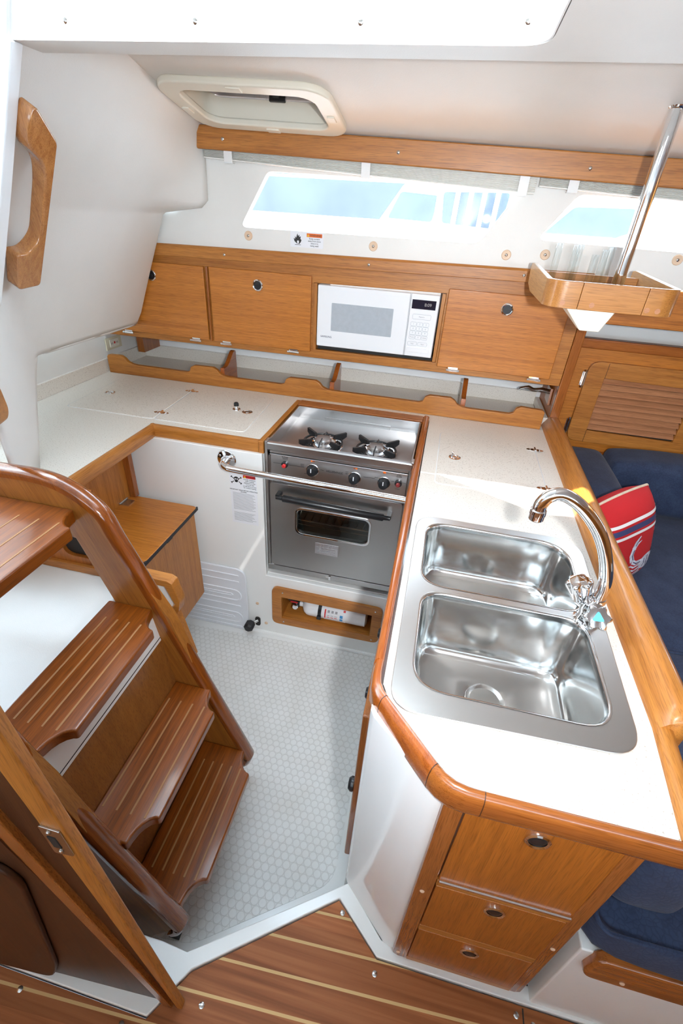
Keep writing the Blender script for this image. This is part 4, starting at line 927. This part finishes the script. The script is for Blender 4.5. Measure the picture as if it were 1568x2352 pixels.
def tread(z, xb, xc, ng, g0, g1, th=.030):
    def arc(x0, y0, sgn):
        return [(x0+.042*(1-math.cos(t))*1.0, y0-sgn*.064*math.sin(t)) for t in [PI/2*k/6 for k in range(7)]]
    pts = [(xb, YN), (xb, YF)]+arc(xc, YF, 1)+list(reversed(arc(xc, YN, -1)))
    t = obj('tread', prism(nb(), pts, 'z', z-th, z), 'treadY', ls, bev=.006, seg=3)
    b = nb()
    for k in range(ng):
        x = g0+(g1-g0)*k/(ng-1); bx(b, x-.0022, x+.0022, YN+.056, YF-.058, z-.001, z+.0006)
    obj('groove', b, 'groove', t, smooth=False)
tread(.825, -1.12, -.787, 5, -.985, -.778, .036)
tread(.545, -.759, -.632, 4, -.726, -.628)
tread(.263, -.606, -.495, 4, -.592, -.486)
tread(-.012, -.546, -.406, 5, -.515, -.395)
b = nb(); prism(b, [(-.602, .235), (-.616, .235), (-.640, .428), (-.626, .428)], 'y', YN, YF); obj('riser_panel', b, 'riser', ls)
b = nb(); prism(b, [(-.626, .428), (-.640, .428), (-.653, .514), (-.638, .514)], 'y', YN, YF); bx(b, -.70, -.640, YN, YF, .503, .514); obj('white_riser_strip', b, 'gel', ls)
b = nb(); prism(b, [(-.6265, .4375), (-.6285, .4375), (-.629, .4395), (-.627, .4395)], 'y', YN, YF); obj('riser_seam', b, 'ink', ls)
b = nb(); prism(b, [(-.548, -.042), (-.560, -.042), (-.602, .235), (-.588, .235)], 'y', YN, YF); obj('riser_panel', b, 'riser', ls)
b = nb(); prism(b, [(-.545, ZF), (-.557, ZF), (-.557, -.042), (-.545, -.042)], 'y', YN, YF); obj('riser_panel', b, 'riser', ls)
b = nb(); prism(b, [(-.455, ZF), (-.425, ZF), (-.43, ZF+.022), (-.452, ZF+.03)], 'y', .352, .372); obj('rubber_foot', b, 'rubber', ls)
# eight sided wooden ring standing beyond the ladder
og = thing('wooden_ring', 'small octagonal wooden frame with white inside beyond the ladder rail', 'frame', (-.70, .90, .37))
oc = [(-.600, .510), (-.614, .572), (-.628, .580), (-.74, .583), (-.76, .55), (-.76, .48), (-.74, .43), (-.632, .434), (-.607, .472)]
ic = [(-.6165, .498), (-.638, .557), (-.73, .560), (-.745, .54), (-.745, .48), (-.73, .452), (-.637, .466)]
obj('ring_frame', prism(nb(), oc, 'y', .852, .885, [ic]), 'teakX', og, bev=.002)
obj('ring_back', prism(nb(), ic, 'y', .872, .879), 'gel', og)
b = nb(); prism(b, [(-.640, .436), (-.618, .455), (-.585, .28), (-.612, .25)], 'y', .856, .882); obj('ring_stem', b, 'teakZ', og, bev=.002)

# ------------------------------------------------------------------ bulkhead and door post at the near left
bd = thing('bulkhead', 'wooden bulkhead with shade in its dark colour, and post with a steel strike plate beside the ladder', 'bulkhead', (-.45, .22, 0))
def lean(x0, x1, y0, y1, z0, z1, k=-.076, k2=None, dx=0):
    k2 = k if k2 is None else k2
    return loft(nb(), [[(x0+k*z, y0, z), (x1+k2*z, y0, z), (x1+k2*z, y1, z), (x0+k*z, y1, z)] for z in (z0, z1)])
obj('post', loft(nb(), [[(-.322-.107*z, .206, z), (-.309-.0757*z, .206, z), (-.309-.0757*z, .222, z), (-.322-.107*z, .222, z)] for z in (0, 1.15)]), 'teakZ', bd, bev=.003)
obj('rabbet', loft(nb(), [[(-.333-.185*z, .213, z), (-.320-.107*z, .213, z), (-.320-.107*z, .225, z), (-.333-.185*z, .225, z)] for z in (0, 1.15)]), 'shaded_darkwood', bd)
obj('inner_strip', loft(nb(), [[(-.352-.204*z, .203, z), (-.330-.187*z, .203, z), (-.330-.187*z, .222, z), (-.352-.204*z, .222, z)] for z in (0, 1.15)]), 'trimZ', bd, bev=.002)
def slab(pts, t0, t1):
    yb = lambda x: .206+.057*(x+.41)
    return loft(nb(), [[(x, yb(x)+t, z) for x, z in pts] for t in (t0, t1)])
b = slab([(-1.6, .006), (-.345, .006), (-.56, 1.0), (-1.6, 1.0)], .0, .012); bmesh.ops.recalc_face_normals(b, faces=list(b.faces)); obj('panel', b, 'shaded_darkwood', bd)
b = slab(rpoly([(-1.4, .012), (-.60, .016), (-.566, .10), (-.492, .56), (-.515, .608), (-1.4, .64)], [0, .03, .05, .06, .05, 0]), -.011, .0); bmesh.ops.recalc_face_normals(b, faces=list(b.faces)); obj('raised_board', b, 'shaded_darkwood', bd, bev=.004)
sp2 = nb(); lathe(sp2, [(0, 0), (.006, .001), (.006, .004), (0, .005)], (-.535, .205, .03), 'y', 10, -1); obj('bolt', sp2, 'screw', bd)
pl2 = prism(nb(), rpoly([(-.404, .770), (-.372, .770), (-.368, .704), (-.400, .697)], .004), 'y', .2030, .2062); stp = obj('strike_plate', pl2, 'screw', bd, bev=.001)
b = nb(); prism(b, [(-.396, .748), (-.384, .748), (-.381, .722), (-.393, .720)], 'y', .2022, .2031); obj('strike_hole', b, 'dark', stp)
for x, z in ((-.390, .760), (-.386, .710)): screw(bd, (x, .2030, z), 'y', -1, .004)

# ------------------------------------------------------------------ wooden grab handles on the aft panel
gh = thing('grab_bar', 'curved wooden grab handle on the white panel at upper left', 'handle', (-1.08, 1.22, 1.21))
en2 = Vector((1, 0, -.588)).normalized(); ez2 = Vector((.588, 0, 1)).normalized()
HM = Matrix((Vector((0, 1, 0)), ez2, en2)).transposed().to_4x4()   # local (y, slope, outward)
o0 = Vector((-1.0+.035, 0, 1.61)); HM.translation = o0
def hp(y, z): return (y, (z-1.61)*math.sqrt(1+.588**2))
hpts = rpoly([hp(1.1529, 1.6148), hp(1.243, 1.5555), hp(1.288, 1.2225), hp(1.2076, 1.2179), hp(1.181, 1.3107), hp(1.2186, 1.312), hp(1.2507, 1.3449), hp(1.2295, 1.4678), hp(1.2116, 1.5111), hp(1.1594, 1.5352), hp(1.1480, 1.5694)], [.02, .012, .015, .015, .012, .03, .04, .06, .04, .015, .02])
t = nb(); prism(t, hpts, 'z', -.028, .012); bmesh.ops.transform(t, matrix=HM, verts=list(t.verts)); bmesh.ops.recalc_face_normals(t, faces=list(t.faces))
obj('handle_loop', t, 'handle', gh, bev=.009, seg=4)
g2 = thing('grab_bar', 'end of a second wooden handle at the left frame edge, level with the lockers', 'handle', (-.98, .86, .98))
HM2 = Matrix((Vector((.541, -.841, 0)), Vector((0, 0, 1)), Vector((.841, .541, 0)))).transposed().to_4x4(); HM2.translation = Vector((-1.007, .898, 0))
t = nb(); prism(t, rpoly([(.012, 1.062), (-.001, 1.0), (.025, .984), (.10, .996), (.22, 1.03), (.22, 1.12)], [.012, .02, .02, .02, 0, 0]), 'z', -.036, .0)
bmesh.ops.transform(t, matrix=HM2, verts=list(t.verts)); bmesh.ops.recalc_face_normals(t, faces=list(t.faces)); obj('handle_loop', t, 'teakY', g2, bev=.006, seg=3)

# outlet on the recess wall, dispenser arm on the bulkhead
ol = thing('power_outlet', 'almond power outlet with red button on the wall left of the lockers', 'outlet', (-1.558, 2.05, .83))
OX = -1.559
obj('cover_plate', prism(nb(), [(1.992, .830), (2.108, .830), (2.108, .885), (1.992, .885)], 'x', OX, OX+.006), 'almond', ol, bev=.002)
ob = obj('outlet_body', prism(nb(), rrect(2.018, 2.084, .840, .875, .003), 'x', OX+.005, OX+.009), 'cream', ol, bev=.001)
b = nb(); bx(b, OX+.0085, OX+.0115, 2.046, 2.054, .855, .864); obj('red_button', b, 'redknob', ol)
b = nb()
for y in (2.028, 2.036, 2.066, 2.074): bx(b, OX+.0085, OX+.0094, y-.001, y+.001, .853, .862)
obj('slot', b, 'dark', ol)

# ------------------------------------------------------------------ bulkhead end beside the locker and fore settee locker
be = thing('partition_end', 'narrow upright teak partition at the end of the wall lockers', 'partition', (.49, 2.15, .2))
obj('partition_board', bx(nb(), .4735, .505, 2.028, 2.6, .2, 1.262), 'doorZ', be)
b = nb(); prism(b, [(.4725, .785), (.508, .785), (.509, 1.268), (.4735, 1.268)], 'y', 1.998, 2.028); obj('edge_strip', b, 'trimZ', be, bev=.004)
ph = thing('towel_arm', 'grey towel holder arm on a small wooden block at the partition', 'holder', (.45, 2.11, .84))
b = nb(); prism(b, [(2.06, .815), (2.075, .882), (2.15, .882), (2.15, .82)], 'x', .462, .472); obj('mount_block', b, 'trimZ', ph, bev=.002)
pth = smooth_path([(.462, 2.10, .862), (.430, 2.10, .866), (.40, 2.10, .862), (.375, 2.10, .870), (.352, 2.10, .864), (.343, 2.10, .858)], 5)
b = nb(); tube(b, pth, [.014]*6+[.011]*10+[.008]*10, 12, flat=.7); obj('arm', b, 'screw', ph)
LY = 2.10
lo = thing('louvered_locker', 'teak locker with a slatted louver door behind the blue settee', 'locker', (.9, 2.15, .60))
dO = rpoly([(.582, .668), (1.06, .668), (1.06, 1.008), (.582, 1.008)], .045)
obj('locker_face', prism(nb(), [(.50, .625), (1.7, .60), (1.7, 1.06), (.50, 1.062)], 'y', LY, LY+.02, [rrect(.60, 1.04, .69, .985, .02)]), 'doorX', lo)
dd = obj('louver_door', prism(nb(), dO, 'y', LY-.016, LY, [[(.655, .722), (.998, .718), (.998, .940), (.652, .945)]]), 'teakX', lo, bev=.003)
b = nb(); bx(b, .6535, .655, LY-.017, LY-.015, .67, .722); bx(b, .652, .6535, LY-.017, LY-.015, .945, 1.005); obj('joint_line', b, 'shaded_darkwood', dd)
for k in range(9):
    z = .7235+.0247*k; b = nb(); prism(b, [(LY-.008, z+.001), (LY-.0145, z+.0035), (LY+.006, z+.0225), (LY+.010, z+.019)], 'x', .650, .999); obj('louver_slat', b, 'louver', dd, bev=.0015)
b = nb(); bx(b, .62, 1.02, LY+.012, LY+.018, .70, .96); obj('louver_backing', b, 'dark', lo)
for z in (.935, .733):
    b = nb(); tube(b, [(.574, LY-.010, z-.031), (.574, LY-.010, z+.031)], .005, 10); bx(b, .566, .582, LY-.006, LY, z-.028, z+.028)
    for s in (-1, 1): lathe(b, [(0, -.005), (.0062, -.004), (.0062, .004), (0, .005)], (.574, LY-.010, z+s*.032), 'z', 10)
    obj('door_hinge', b, 'chrome', dd)
obj('top_rail', bx(nb(), .50, 1.7, LY-.025, LY+.02, 1.055, 1.092), 'trimX', lo, bev=.004)
obj('bottom_rail', prism(nb(), [(.50, .588), (1.7, .588), (1.7, .628), (.50, .628)], 'y', LY-.022, LY+.02), 'trimX', lo, bev=.005)
b = nb(); bx(b, .505, 2.2, 2.3, 2.32, 1.05, 1.30); struct('wall_shelf_back', b, 'liner')
sb = thing('shelf_board', 'teak fascia of the open shelf above the louvered locker', 'shelf', (1.0, 2.05, 1.15))
obj('fascia', bx(nb(), .507, 2.2, 2.03, 2.05, 1.155, 1.285), 'doorX', sb, bev=.003)
obj('shelf_top', bx(nb(), .507, 2.2, 2.05, 2.3, 1.255, 1.275), 'doorX', sb)

# ------------------------------------------------------------------ settee
b = nb(); bx(b, .424, 2.3, .392, 2.1, 0, .350); sba = struct('wall_settee_base', b, 'gel', bev=.004)
stt = thing('settee_trim', 'rounded wooden trim along the front of the white settee base', 'trim', (.9, .385, .28))
obj('trim_board', prism(nb(), rpoly([(.438, .283), (2.2, .275), (2.2, .366), (.446, .366)], [.025, 0, 0, .025]), 'y', .375, .398), 'trimX', stt, bev=.006, seg=3)
screw(stt, (.505, .375, .305), 'y', -1, .0045, 'tan')
def cushion(name, b0, l, r=.035, puff=.012, seg=10, seam=True, cat='cushion'):
    x0, x1, y0, y1, z0, z1 = b0; t = nb(); bx(t, *b0)
    bmesh.ops.subdivide_edges(t, edges=list(t.edges), cuts=seg, use_grid_fill=True)
    c = Vector(((x0+x1)/2, (y0+y1)/2, (z0+z1)/2)); h = Vector(((x1-x0)/2, (y1-y0)/2, (z1-z0)/2))
    for v in t.verts:
        d = v.co-c
        q = Vector((max(-h.x+r, min(h.x-r, d.x)), max(-h.y+r, min(h.y-r, d.y)), max(-h.z+r, min(h.z-r, d.z))))
        e = d-q
        if e.length > 1e-6: d = q+e.normalized()*r
        n = Vector((d.x/h.x, d.y/h.y, d.z/h.z))
        f = Vector(((1-n.y**2)*(1-n.z**2)*n.x, (1-n.x**2)*(1-n.z**2)*n.y, (1-n.x**2)*(1-n.y**2)*n.z))
        v.co = c+d+f*puff
    root = thing(name, l, cat, (c.x, c.y, z0)); o = obj('cushion_cover', t, 'fabric', root, ang=180)
    s = o.modifiers.new('sub', 'SUBSURF'); s.levels = 1; s.render_levels = 1
    if seam:
        for zz in (z1-r*.30,):
            k = .30*r*.3
            tube_b = nb(); tube(tube_b, [(p[0], p[1], zz) for p in rrect(x0+k, x1-k, y0+k, y1-k, r, 6)]+[(rrect(x0+k, x1-k, y0+k, y1-k, r, 6)[0][0], rrect(x0+k, x1-k, y0+k, y1-k, r, 6)[0][1], zz)], .004, 6); obj('piping', tube_b, 'fabric', root)
    return root
cushion('seat_cushion', (.416, 1.6, .384, 1.10, .350, .465), 'blue seat cushion under the end of the sink counter', r=.022, seam=True)
cushion('seat_cushion', (.424, 2.2, 1.105, 1.93, .352, .470), 'blue seat cushion carrying the red crab pillow', seam=True)
cushion('bolster_cushion', (.424, .548, .425, 1.13, .467, .690), 'blue bolster cushion standing against the peninsula side', r=.03, seam=False)
cushion('back_cushion', (.525, .735, 1.60, 2.06, .470, .665), 'blue corner cushion beside the partition under the louvered locker', r=.04, seam=False)
bk = cushion('back_cushion', (.74, 2.2, 1.87, 2.07, .462, .690), 'long blue back cushion under the louvered locker', r=.045, seam=False)
for x in (1.02, 1.35): 
    b = nb(); lathe(b, [(0, -.004), (.010, -.003), (.012, .001), (0, .006)], (x, 1.877, .60), 'y', 14, -1); obj('tuft_button', b, 'fabric', bk)

# red pillow with stripes and a crab
pw = thing('crab_pillow', 'red throw pillow with a printed crab and stripes on the blue settee', 'pillow', (.72, 1.42, .47))
TRp = Vector((.70, 1.49, .790)); eu = Vector((-.76, -.55, -.22)).normalized(); ew = Vector((.0, -.13, -1)).normalized(); ew = (ew-eu*ew.dot(eu)).normalized(); enp = eu.cross(ew).normalized()
if enp.y > 0: enp = -enp
PS, PW = .335, .255
def pil(u, v, s=1, off=0):
    """u leftward, v downward in 0..1"""
    a, c_ = 2*u-1, 2*v-1
    th = .075*((1-a**4)*(1-c_**4))**.6+.004
    pin = .06*(a*a)*(c_*c_)
    du = (-a*pin*.5+a*.05*(1-c_*c_)*.4)*PS; dv = (-c_*pin*.5)*PS
    return TRp+eu*((u*PS+du*.8)*PW/PS)+ew*(v*PS+dv*.8)+enp*(s*th+off)
t = nb(); n = 24
fr_rows = [[pil(i/n, j/n, 1) for i in range(n+1)] for j in range(n+1)]; bk_rows = [[pil(i/n, j/n, -1) for i in range(n+1)] for j in range(n+1)]
loft(t, fr_rows, closed=False); loft(t, bk_rows, closed=False)
per = [(i, 0) for i in range(n)]+[(n, j) for j in range(n)]+[(i, n) for i in range(n, 0, -1)]+[(0, j) for j in range(n, 0, -1)]
loft(t, [[fr_rows[j][i] for i, j in per], [bk_rows[j][i] for i, j in per]], False, False)
bmesh.ops.remove_doubles(t, verts=list(t.verts), dist=1e-5); bmesh.ops.recalc_face_normals(t, faces=list(t.faces)); obj('pillow_cover', t, 'red', pw, ang=180)
pp = [(fr_rows[j][i]+bk_rows[j][i])/2 for i, j in per]; t = nb(); tube(t, pp+[pp[0]], .0045, 8); obj('piping', t, 'pipe', pw)
def onpil(nm, mat, polys):
    b = nb()
    for pg in polys:
        q = nb(); prism(q, pg, 'z', 0, .001)
        bmesh.ops.delete(q, geom=[f for f in q.faces if abs(f.normal.z) < .5 or f.calc_center_median().z < .0005], context='FACES_ONLY')
        bmesh.ops.triangulate(q, faces=list(q.faces)); bmesh.ops.subdivide_edges(q, edges=[e for e in q.edges if e.calc_length() > .05], cuts=3, use_grid_fill=True)
        for v in q.verts: v.co = pil(v.co.x, v.co.y, 1, .0016)
        merge(b, q)
    return obj(nm, b, mat, pw)
def band(v0, v1, sl=0.0): return [(i/12, v0) for i in range(13)]+[(1-i/12, v1) for i in range(13)]
onpil('white_stripe', 'stripew', [band(.150, .180), band(.285, .315)]); onpil('navy_stripe', 'striben', [band(.205, .260)])
def limb(pts, w0, w1):
    L_, R2 = [], []
    for i, p in enumerate(pts):
        a = Vector(pts[max(0, i-1)]); c = Vector(pts[min(len(pts)-1, i+1)]); d = (c-a).normalized(); nn = Vector((-d.y, d.x)); w = w0+(w1-w0)*i/(len(pts)-1)
        L_.append(tuple(Vector(p)+nn*w)); R2.append(tuple(Vector(p)-nn*w))
    return L_+R2[::-1]
def ev(cx, cy, rx, ry, n=18, a0=0): return [(cx+rx*math.cos(2*PI*k/n+a0), cy+ry*math.sin(2*PI*k/n+a0)) for k in range(n)]
cxx, cyy = .30, .70
crab = [ev(cxx, cyy, .135, .095)]
crab += [limb([(.40, .66), (.50, .66), (.56, .62)], .022, .030), limb([(.56, .62), (.585, .54), (.56, .47)], .034, .028), limb([(.56, .47), (.53, .40), (.47, .345)], .034, .006), limb([(.545, .46), (.50, .42), (.45, .40)], .018, .004)]
crab += [limb([(.19, .64), (.12, .58), (.10, .52)], .022, .026), limb([(.10, .52), (.12, .44), (.17, .38)], .03, .005)]
for k in range(4):
    y = .70+.035*k; crab += [limb([(.41-.01*k, y), (.52-.02*k, y+.01+.02*k), (.58-.02*k, y-.03+.03*k)], .013, .010), limb([(.585-.02*k, y-.03+.03*k), (.64-.03*k, y+.03*k), (.68-.04*k, y+.06+.03*k)], .012, .003)]
    crab += [limb([(.19, y), (.10, y+.02), (.05, y+.05+.02*k)], .012, .004)]
crab = [[(max(.012, p[0]-.06), p[1]+.01) for p in pg] for pg in crab]
onpil('crab_print', 'crab', crab)
shade_ = [limb([(.24, .66), (.27, .72), (.25, .76)], .007, .005), limb([(.30, .63), (.31, .70), (.29, .77)], .007, .006), limb([(.36, .65), (.35, .71), (.37, .75)], .007, .005), limb([(.555, .60), (.575, .54), (.553, .48)], .007, .006), limb([(.54, .44), (.515, .40), (.485, .365)], .006, .003), limb([(.42, .665), (.49, .665), (.545, .63)], .006, .006)]
shade_ = [[(max(.012, p[0]-.06), p[1]+.01) for p in pg] for pg in shade_]
b_ = onpil('crab_shading', 'striben', shade_)
for v in b_.data.vertices: v.co += enp*.0012
# ------------------------------------------------------------------ hanging tray on its pole
py_, px_ = 1.63, .4545
gp = thing('grab_pole', 'polished steel pole running from the cabin top down to the wooden tray', 'pole', (px_, py_, 1.30))
obj('pole_tube', tube(nb(), [(px_, py_, 1.292), (px_, py_, 1.735)], .0168, 20), 'chrome', gp, ang=60)
b = nb(); lathe(b, [(.026, 0), (.026, -.004), (.021, -.03), (.0172, -.034)], (px_, py_, 1.742), 'z', 24); tube(b, [(px_, py_, 1.728), (px_+.05, py_+.004, 1.752)], .022, 16); obj('pole_bracket', b, 'chrome', gp)
b = nb(); lathe(b, [(0, 0), (.008, .001), (.009, .007), (0, .009)], (px_+.03, py_-.03, 1.712), 'y', 14, -1); obj('clamp_bolt', b, 'chrome', gp)
pad = nb(); loft(pad, [[(px_-.05, py_-.03, 1.728), (px_+.07, py_-.03, 1.728), (px_+.07, py_+.035, 1.724), (px_-.05, py_+.035, 1.724)], [(px_-.20, py_-.22, 1.79), (px_+.30, py_-.22, 1.79), (px_+.30, py_+.10, 1.745), (px_-.14, py_+.06, 1.75)]]); bmesh.ops.recalc_face_normals(pad, faces=list(pad.faces)); pd = obj('trim_4', pad, 'liner', kind='structure')
screw(pd, (px_-.055, py_-.005, 1.733), 'x', -1, .006)
ty = thing('hanging_tray', 'wooden tray with clear rods hanging on the steel pole', 'tray', (.41, 1.66, 1.27))
X0, X1, Y0, Y1 = .238, .565, 1.435, 1.86
tw = .014
def ringpoly(d): return rpoly([(X0+d, Y0+d), (X1-d, Y0+d), (X1-d, Y1+.04), (X0+d, Y1+.04)], [.045-d, .045-d, 0, 0], 6)
outer, inner = ringpoly(0), ringpoly(tw)
def clipseg(x0, x1, name, mat):
    b = nb(); prism(b, [(x0, 1.270), (x1, 1.270), (x1, 1.335), (x0, 1.335)], 'y', Y0, Y0+tw); return obj(name, b, mat, ty, bev=.0015)
clipseg(X0+.085, X1-.085, 'front_board', 'paleX')
def corner(x, s):
    b = nb(); rin, rout = [], []; pts = []
    oo = [(x+s*.084, Y0)]+[(x+s*(.05-.05*math.sin(t)), Y0+.05-.05*math.cos(t)) for t in [PI/2*k/8 for k in range(9)]]
    ii = [(x+s*.084, Y0+tw)]+[(x+s*(.05-(.05-tw)*math.sin(t)), Y0+.05-(.05-tw)*math.cos(t)) for t in [PI/2*k/8 for k in range(9)]]
    prism(b, oo+ii[::-1], 'z', 1.270, 1.335); return obj('corner_block', b, 'paleX', ty, bev=.0015)
corner(X0, 1); corner(X1, -1)
for x in (X0, X1-tw):
    b = nb(); prism(b, [(Y0+.05, 1.270), (Y0+.05, 1.335), (Y1-.03, 1.348), (Y1, 1.345), (Y1+.004, 1.325), (Y1-.02, 1.285), (Y1-.10, 1.270)], 'x', x, x+tw); obj('side_board', b, 'paleY', ty, bev=.002)
obj('tray_floor', bx(nb(), X0+tw, X1-tw, Y0+tw, Y1-.07, 1.270, 1.278), 'paleX', ty)
obj('back_board', bx(nb(), X0+tw, X1-tw, Y1-.082, Y1-.07, 1.270, 1.330), 'paleX', ty, bev=.0015)
for x in (X0+.045, X0+.118, X1-.05, X1-.075):
    b = nb(); lathe(b, [(.0065, 0), (.0065, .0006), (0, .0006)], (x, Y0, 1.283), 'y', 18, -1); obj('wood_plug', b, 'louver', ty, smooth=False)
b = nb(); loft(b, [[(.300, 1.455, 1.2695), (.425, 1.455, 1.2695), (.425, 1.62, 1.2695), (.300, 1.62, 1.2695)], [(.352, 1.463, 1.215), (.402, 1.463, 1.215), (.402, 1.50, 1.215), (.352, 1.50, 1.215)]]); bmesh.ops.recalc_face_normals(b, faces=list(b.faces)); obj('lower_bracket', b, 'cream', ty, bev=.003)
for x, y, h in ((.290, 1.74, .105), (.325, 1.66, .105), (.350, 1.74, .105), (.372, 1.62, .09), (.405, 1.66, .10), (.44, 1.74, .105)):
    obj('clear_rod', tube(nb(), [(x, y, 1.278), (x, y, 1.278+h*1.25)], .0100, 14), 'acrylic', ty)
# ------------------------------------------------------------------ world outside the windows
b = nb(); bx(b, -60, 60, 2.9, 120, -1.3, -1.2); struct('water_harbour', b, 'water')
bo = thing('moored_boat', 'white motor boat with dark cabin windows moored outside the windows', 'boat', (0, 5.5, -1.2))
b = nb(); bx(b, -6, 6, 4.8, 7.0, -1.2, 1.40); obj('boat_hull', b, 'boatwhite', bo, bev=.06)
b = nb(); loft(b, [[(-.80, 5.0, 1.38), (.36, 5.0, 1.38), (.36, 6.6, 1.38), (-.80, 6.6, 1.38)], [(-.58, 5.03, 1.70), (.40, 5.03, 1.70), (.40, 6.5, 1.70), (-.58, 6.5, 1.70)]]); bmesh.ops.recalc_face_normals(b, faces=list(b.faces)); obj('boat_cabin', b, 'boatwhite', bo, bev=.03)
b = nb(); loft(b, [[(.52, 5.0, 1.36), (4.0, 5.0, 1.36), (4.0, 6.6, 1.36), (.52, 6.6, 1.36)], [(.78, 5.03, 1.95), (4.0, 5.03, 1.95), (4.0, 6.5, 1.95), (.78, 6.5, 1.95)]]); bmesh.ops.recalc_face_normals(b, faces=list(b.faces)); obj('boat_cabin', b, 'boatwhite', bo, bev=.03)
def bw(p):
    b = nb(); q = rpoly(p, .03); loft(b, [[(x, 4.995, z) for x, z in q], [(x, 5.05, z) for x, z in q]]); bmesh.ops.recalc_face_normals(b, faces=list(b.faces)); obj('boat_window', b, 'boatwin', bo)
bw([(-.70, 1.43), (-.30, 1.42), (-.262, 1.62), (-.60, 1.635)]); bw([(-.21, 1.42), (.30, 1.40), (.33, 1.67), (-.23, 1.65)]); bw([(.66, 1.385), (1.19, 1.372), (1.45, 1.48), (1.34, 1.612), (.87, 1.60)])
for x in (-.262, -.11, .0, .11, .22, 1.55, 1.70):
    b = nb(); tube(b, [(x, 4.88, 1.38), (x+.02, 4.88, 2.0)], .020, 8); obj('stanchion', b, 'boatwhite', bo)
for z in (1.70,):
    b = nb(); tube(b, [(-4, 4.88, z-.01), (.5, 4.88, z)], .010, 8); obj('lifeline', b, 'boatwhite', bo)
b = nb(); bx(b, -60, 60, 60, 62, -1.3, 8.0); struct('hills_far', b, 'haze')
# added unseen sun blocker over the companionway, edge cut to shape the sun patch
light_blocker = [(-2.2, -1.6), (2.4, -1.6), (2.4, 1.018), (.02, 1.018), (-.06, .930), (-.136, .8836), (-.242, .8666), (-.54, 1.018), (-1.086, 1.018), (-1.10, 1.013), (-1.345, .935), (-1.583, .859), (-1.85, .775), (-2.2, .66)]
sh2 = thing('sun_blocker', 'added unseen sheet above the companionway opening, cut to shape the sunlight', 'light_blocker', (0, 0, 2.05))
obj('blocker_sheet', prism(nb(), light_blocker, 'z', 2.05, 2.06), 'shade', sh2)

# starboard side and fore bulkhead of the saloon, behind and beside the camera
struct('wall_starboard', bx(nb(), -2.3, 2.4, -1.32, -1.25, 0, 1.05), 'teakX')
struct('wall_starboard_upper', prism(nb(), [(-2.3, 1.05), (2.4, 1.05), (2.4, 1.75), (-2.3, 1.75)], 'y', -1.30, -1.27, [rrect(-1.1, 1.9, 1.34, 1.62, .05)]), 'liner')
struct('wall_aft', bx(nb(), -2.28, -2.23, -1.32, .30, 0, 1.75), 'teakZ')
struct('wall_fore', bx(nb(), 2.4, 2.45, -1.7, 2.2, 0, 1.75), 'teakZ')
# ------------------------------------------------------------------ light, world, camera
w = bpy.data.worlds.new('World'); SC.world = w; w.use_nodes = True
bg = w.node_tree.nodes['Background']; bg.inputs[0].default_value = (.72, .93, 1.12, 1); bg.inputs[1].default_value = 3.0
sun = bpy.data.lights.new('sun', 'SUN'); sun.energy = 5.5; sun.angle = .009; sun.color = (1, .98, .95)
so = bpy.data.objects.new('sun', sun); COL.objects.link(so); so.rotation_euler = Vector((.45, .30, -1)).to_track_quat('-Z', 'Y').to_euler()
fl = bpy.data.lights.new('camera_flash', 'SPOT'); fl.energy = 23; fl.spot_size = math.radians(112); fl.spot_blend = 1.0; fl.shadow_soft_size = .022; fl.color = (.97, 1.0, 1.03)
fo_ = bpy.data.objects.new('camera_flash', fl); COL.objects.link(fo_); fo_.location = (.14, .0, 1.47)
fo_.rotation_euler = Vector((-.02, .92, -.36)).to_track_quat('-Z', 'Y').to_euler()
cam = bpy.data.cameras.new('camera'); cam.sensor_fit = 'VERTICAL'; cam.sensor_height = 36.0; cam.sensor_width = 24.0; cam.lens = 36.0*1076.43/2352; cam.clip_start = .01; cam.clip_end = 500
co_ = bpy.data.objects.new('camera', cam); COL.objects.link(co_)
R = Matrix(((0.97375506, 0.22002268, 0.05823317), (-0.16664131, 0.51495433, 0.84086426), (0.15502178, -0.82849988, 0.53810425)))
co_.matrix_world = Matrix.Translation((0, 0, H)) @ R.transposed().to_4x4()
SC.camera = co_
SC.view_settings.view_transform = 'Standard'; SC.view_settings.look = 'None'; SC.view_settings.gamma = 1; SC.view_settings.use_curve_mapping = False
SC.view_settings.exposure = 1.98
try:
    SC.cycles.use_denoising = True; SC.cycles.max_bounces = 10; SC.cycles.transparent_max_bounces = 12; SC.cycles.sample_clamp_indirect = 6; SC.cycles.caustics_reflective = False
except Exception: pass
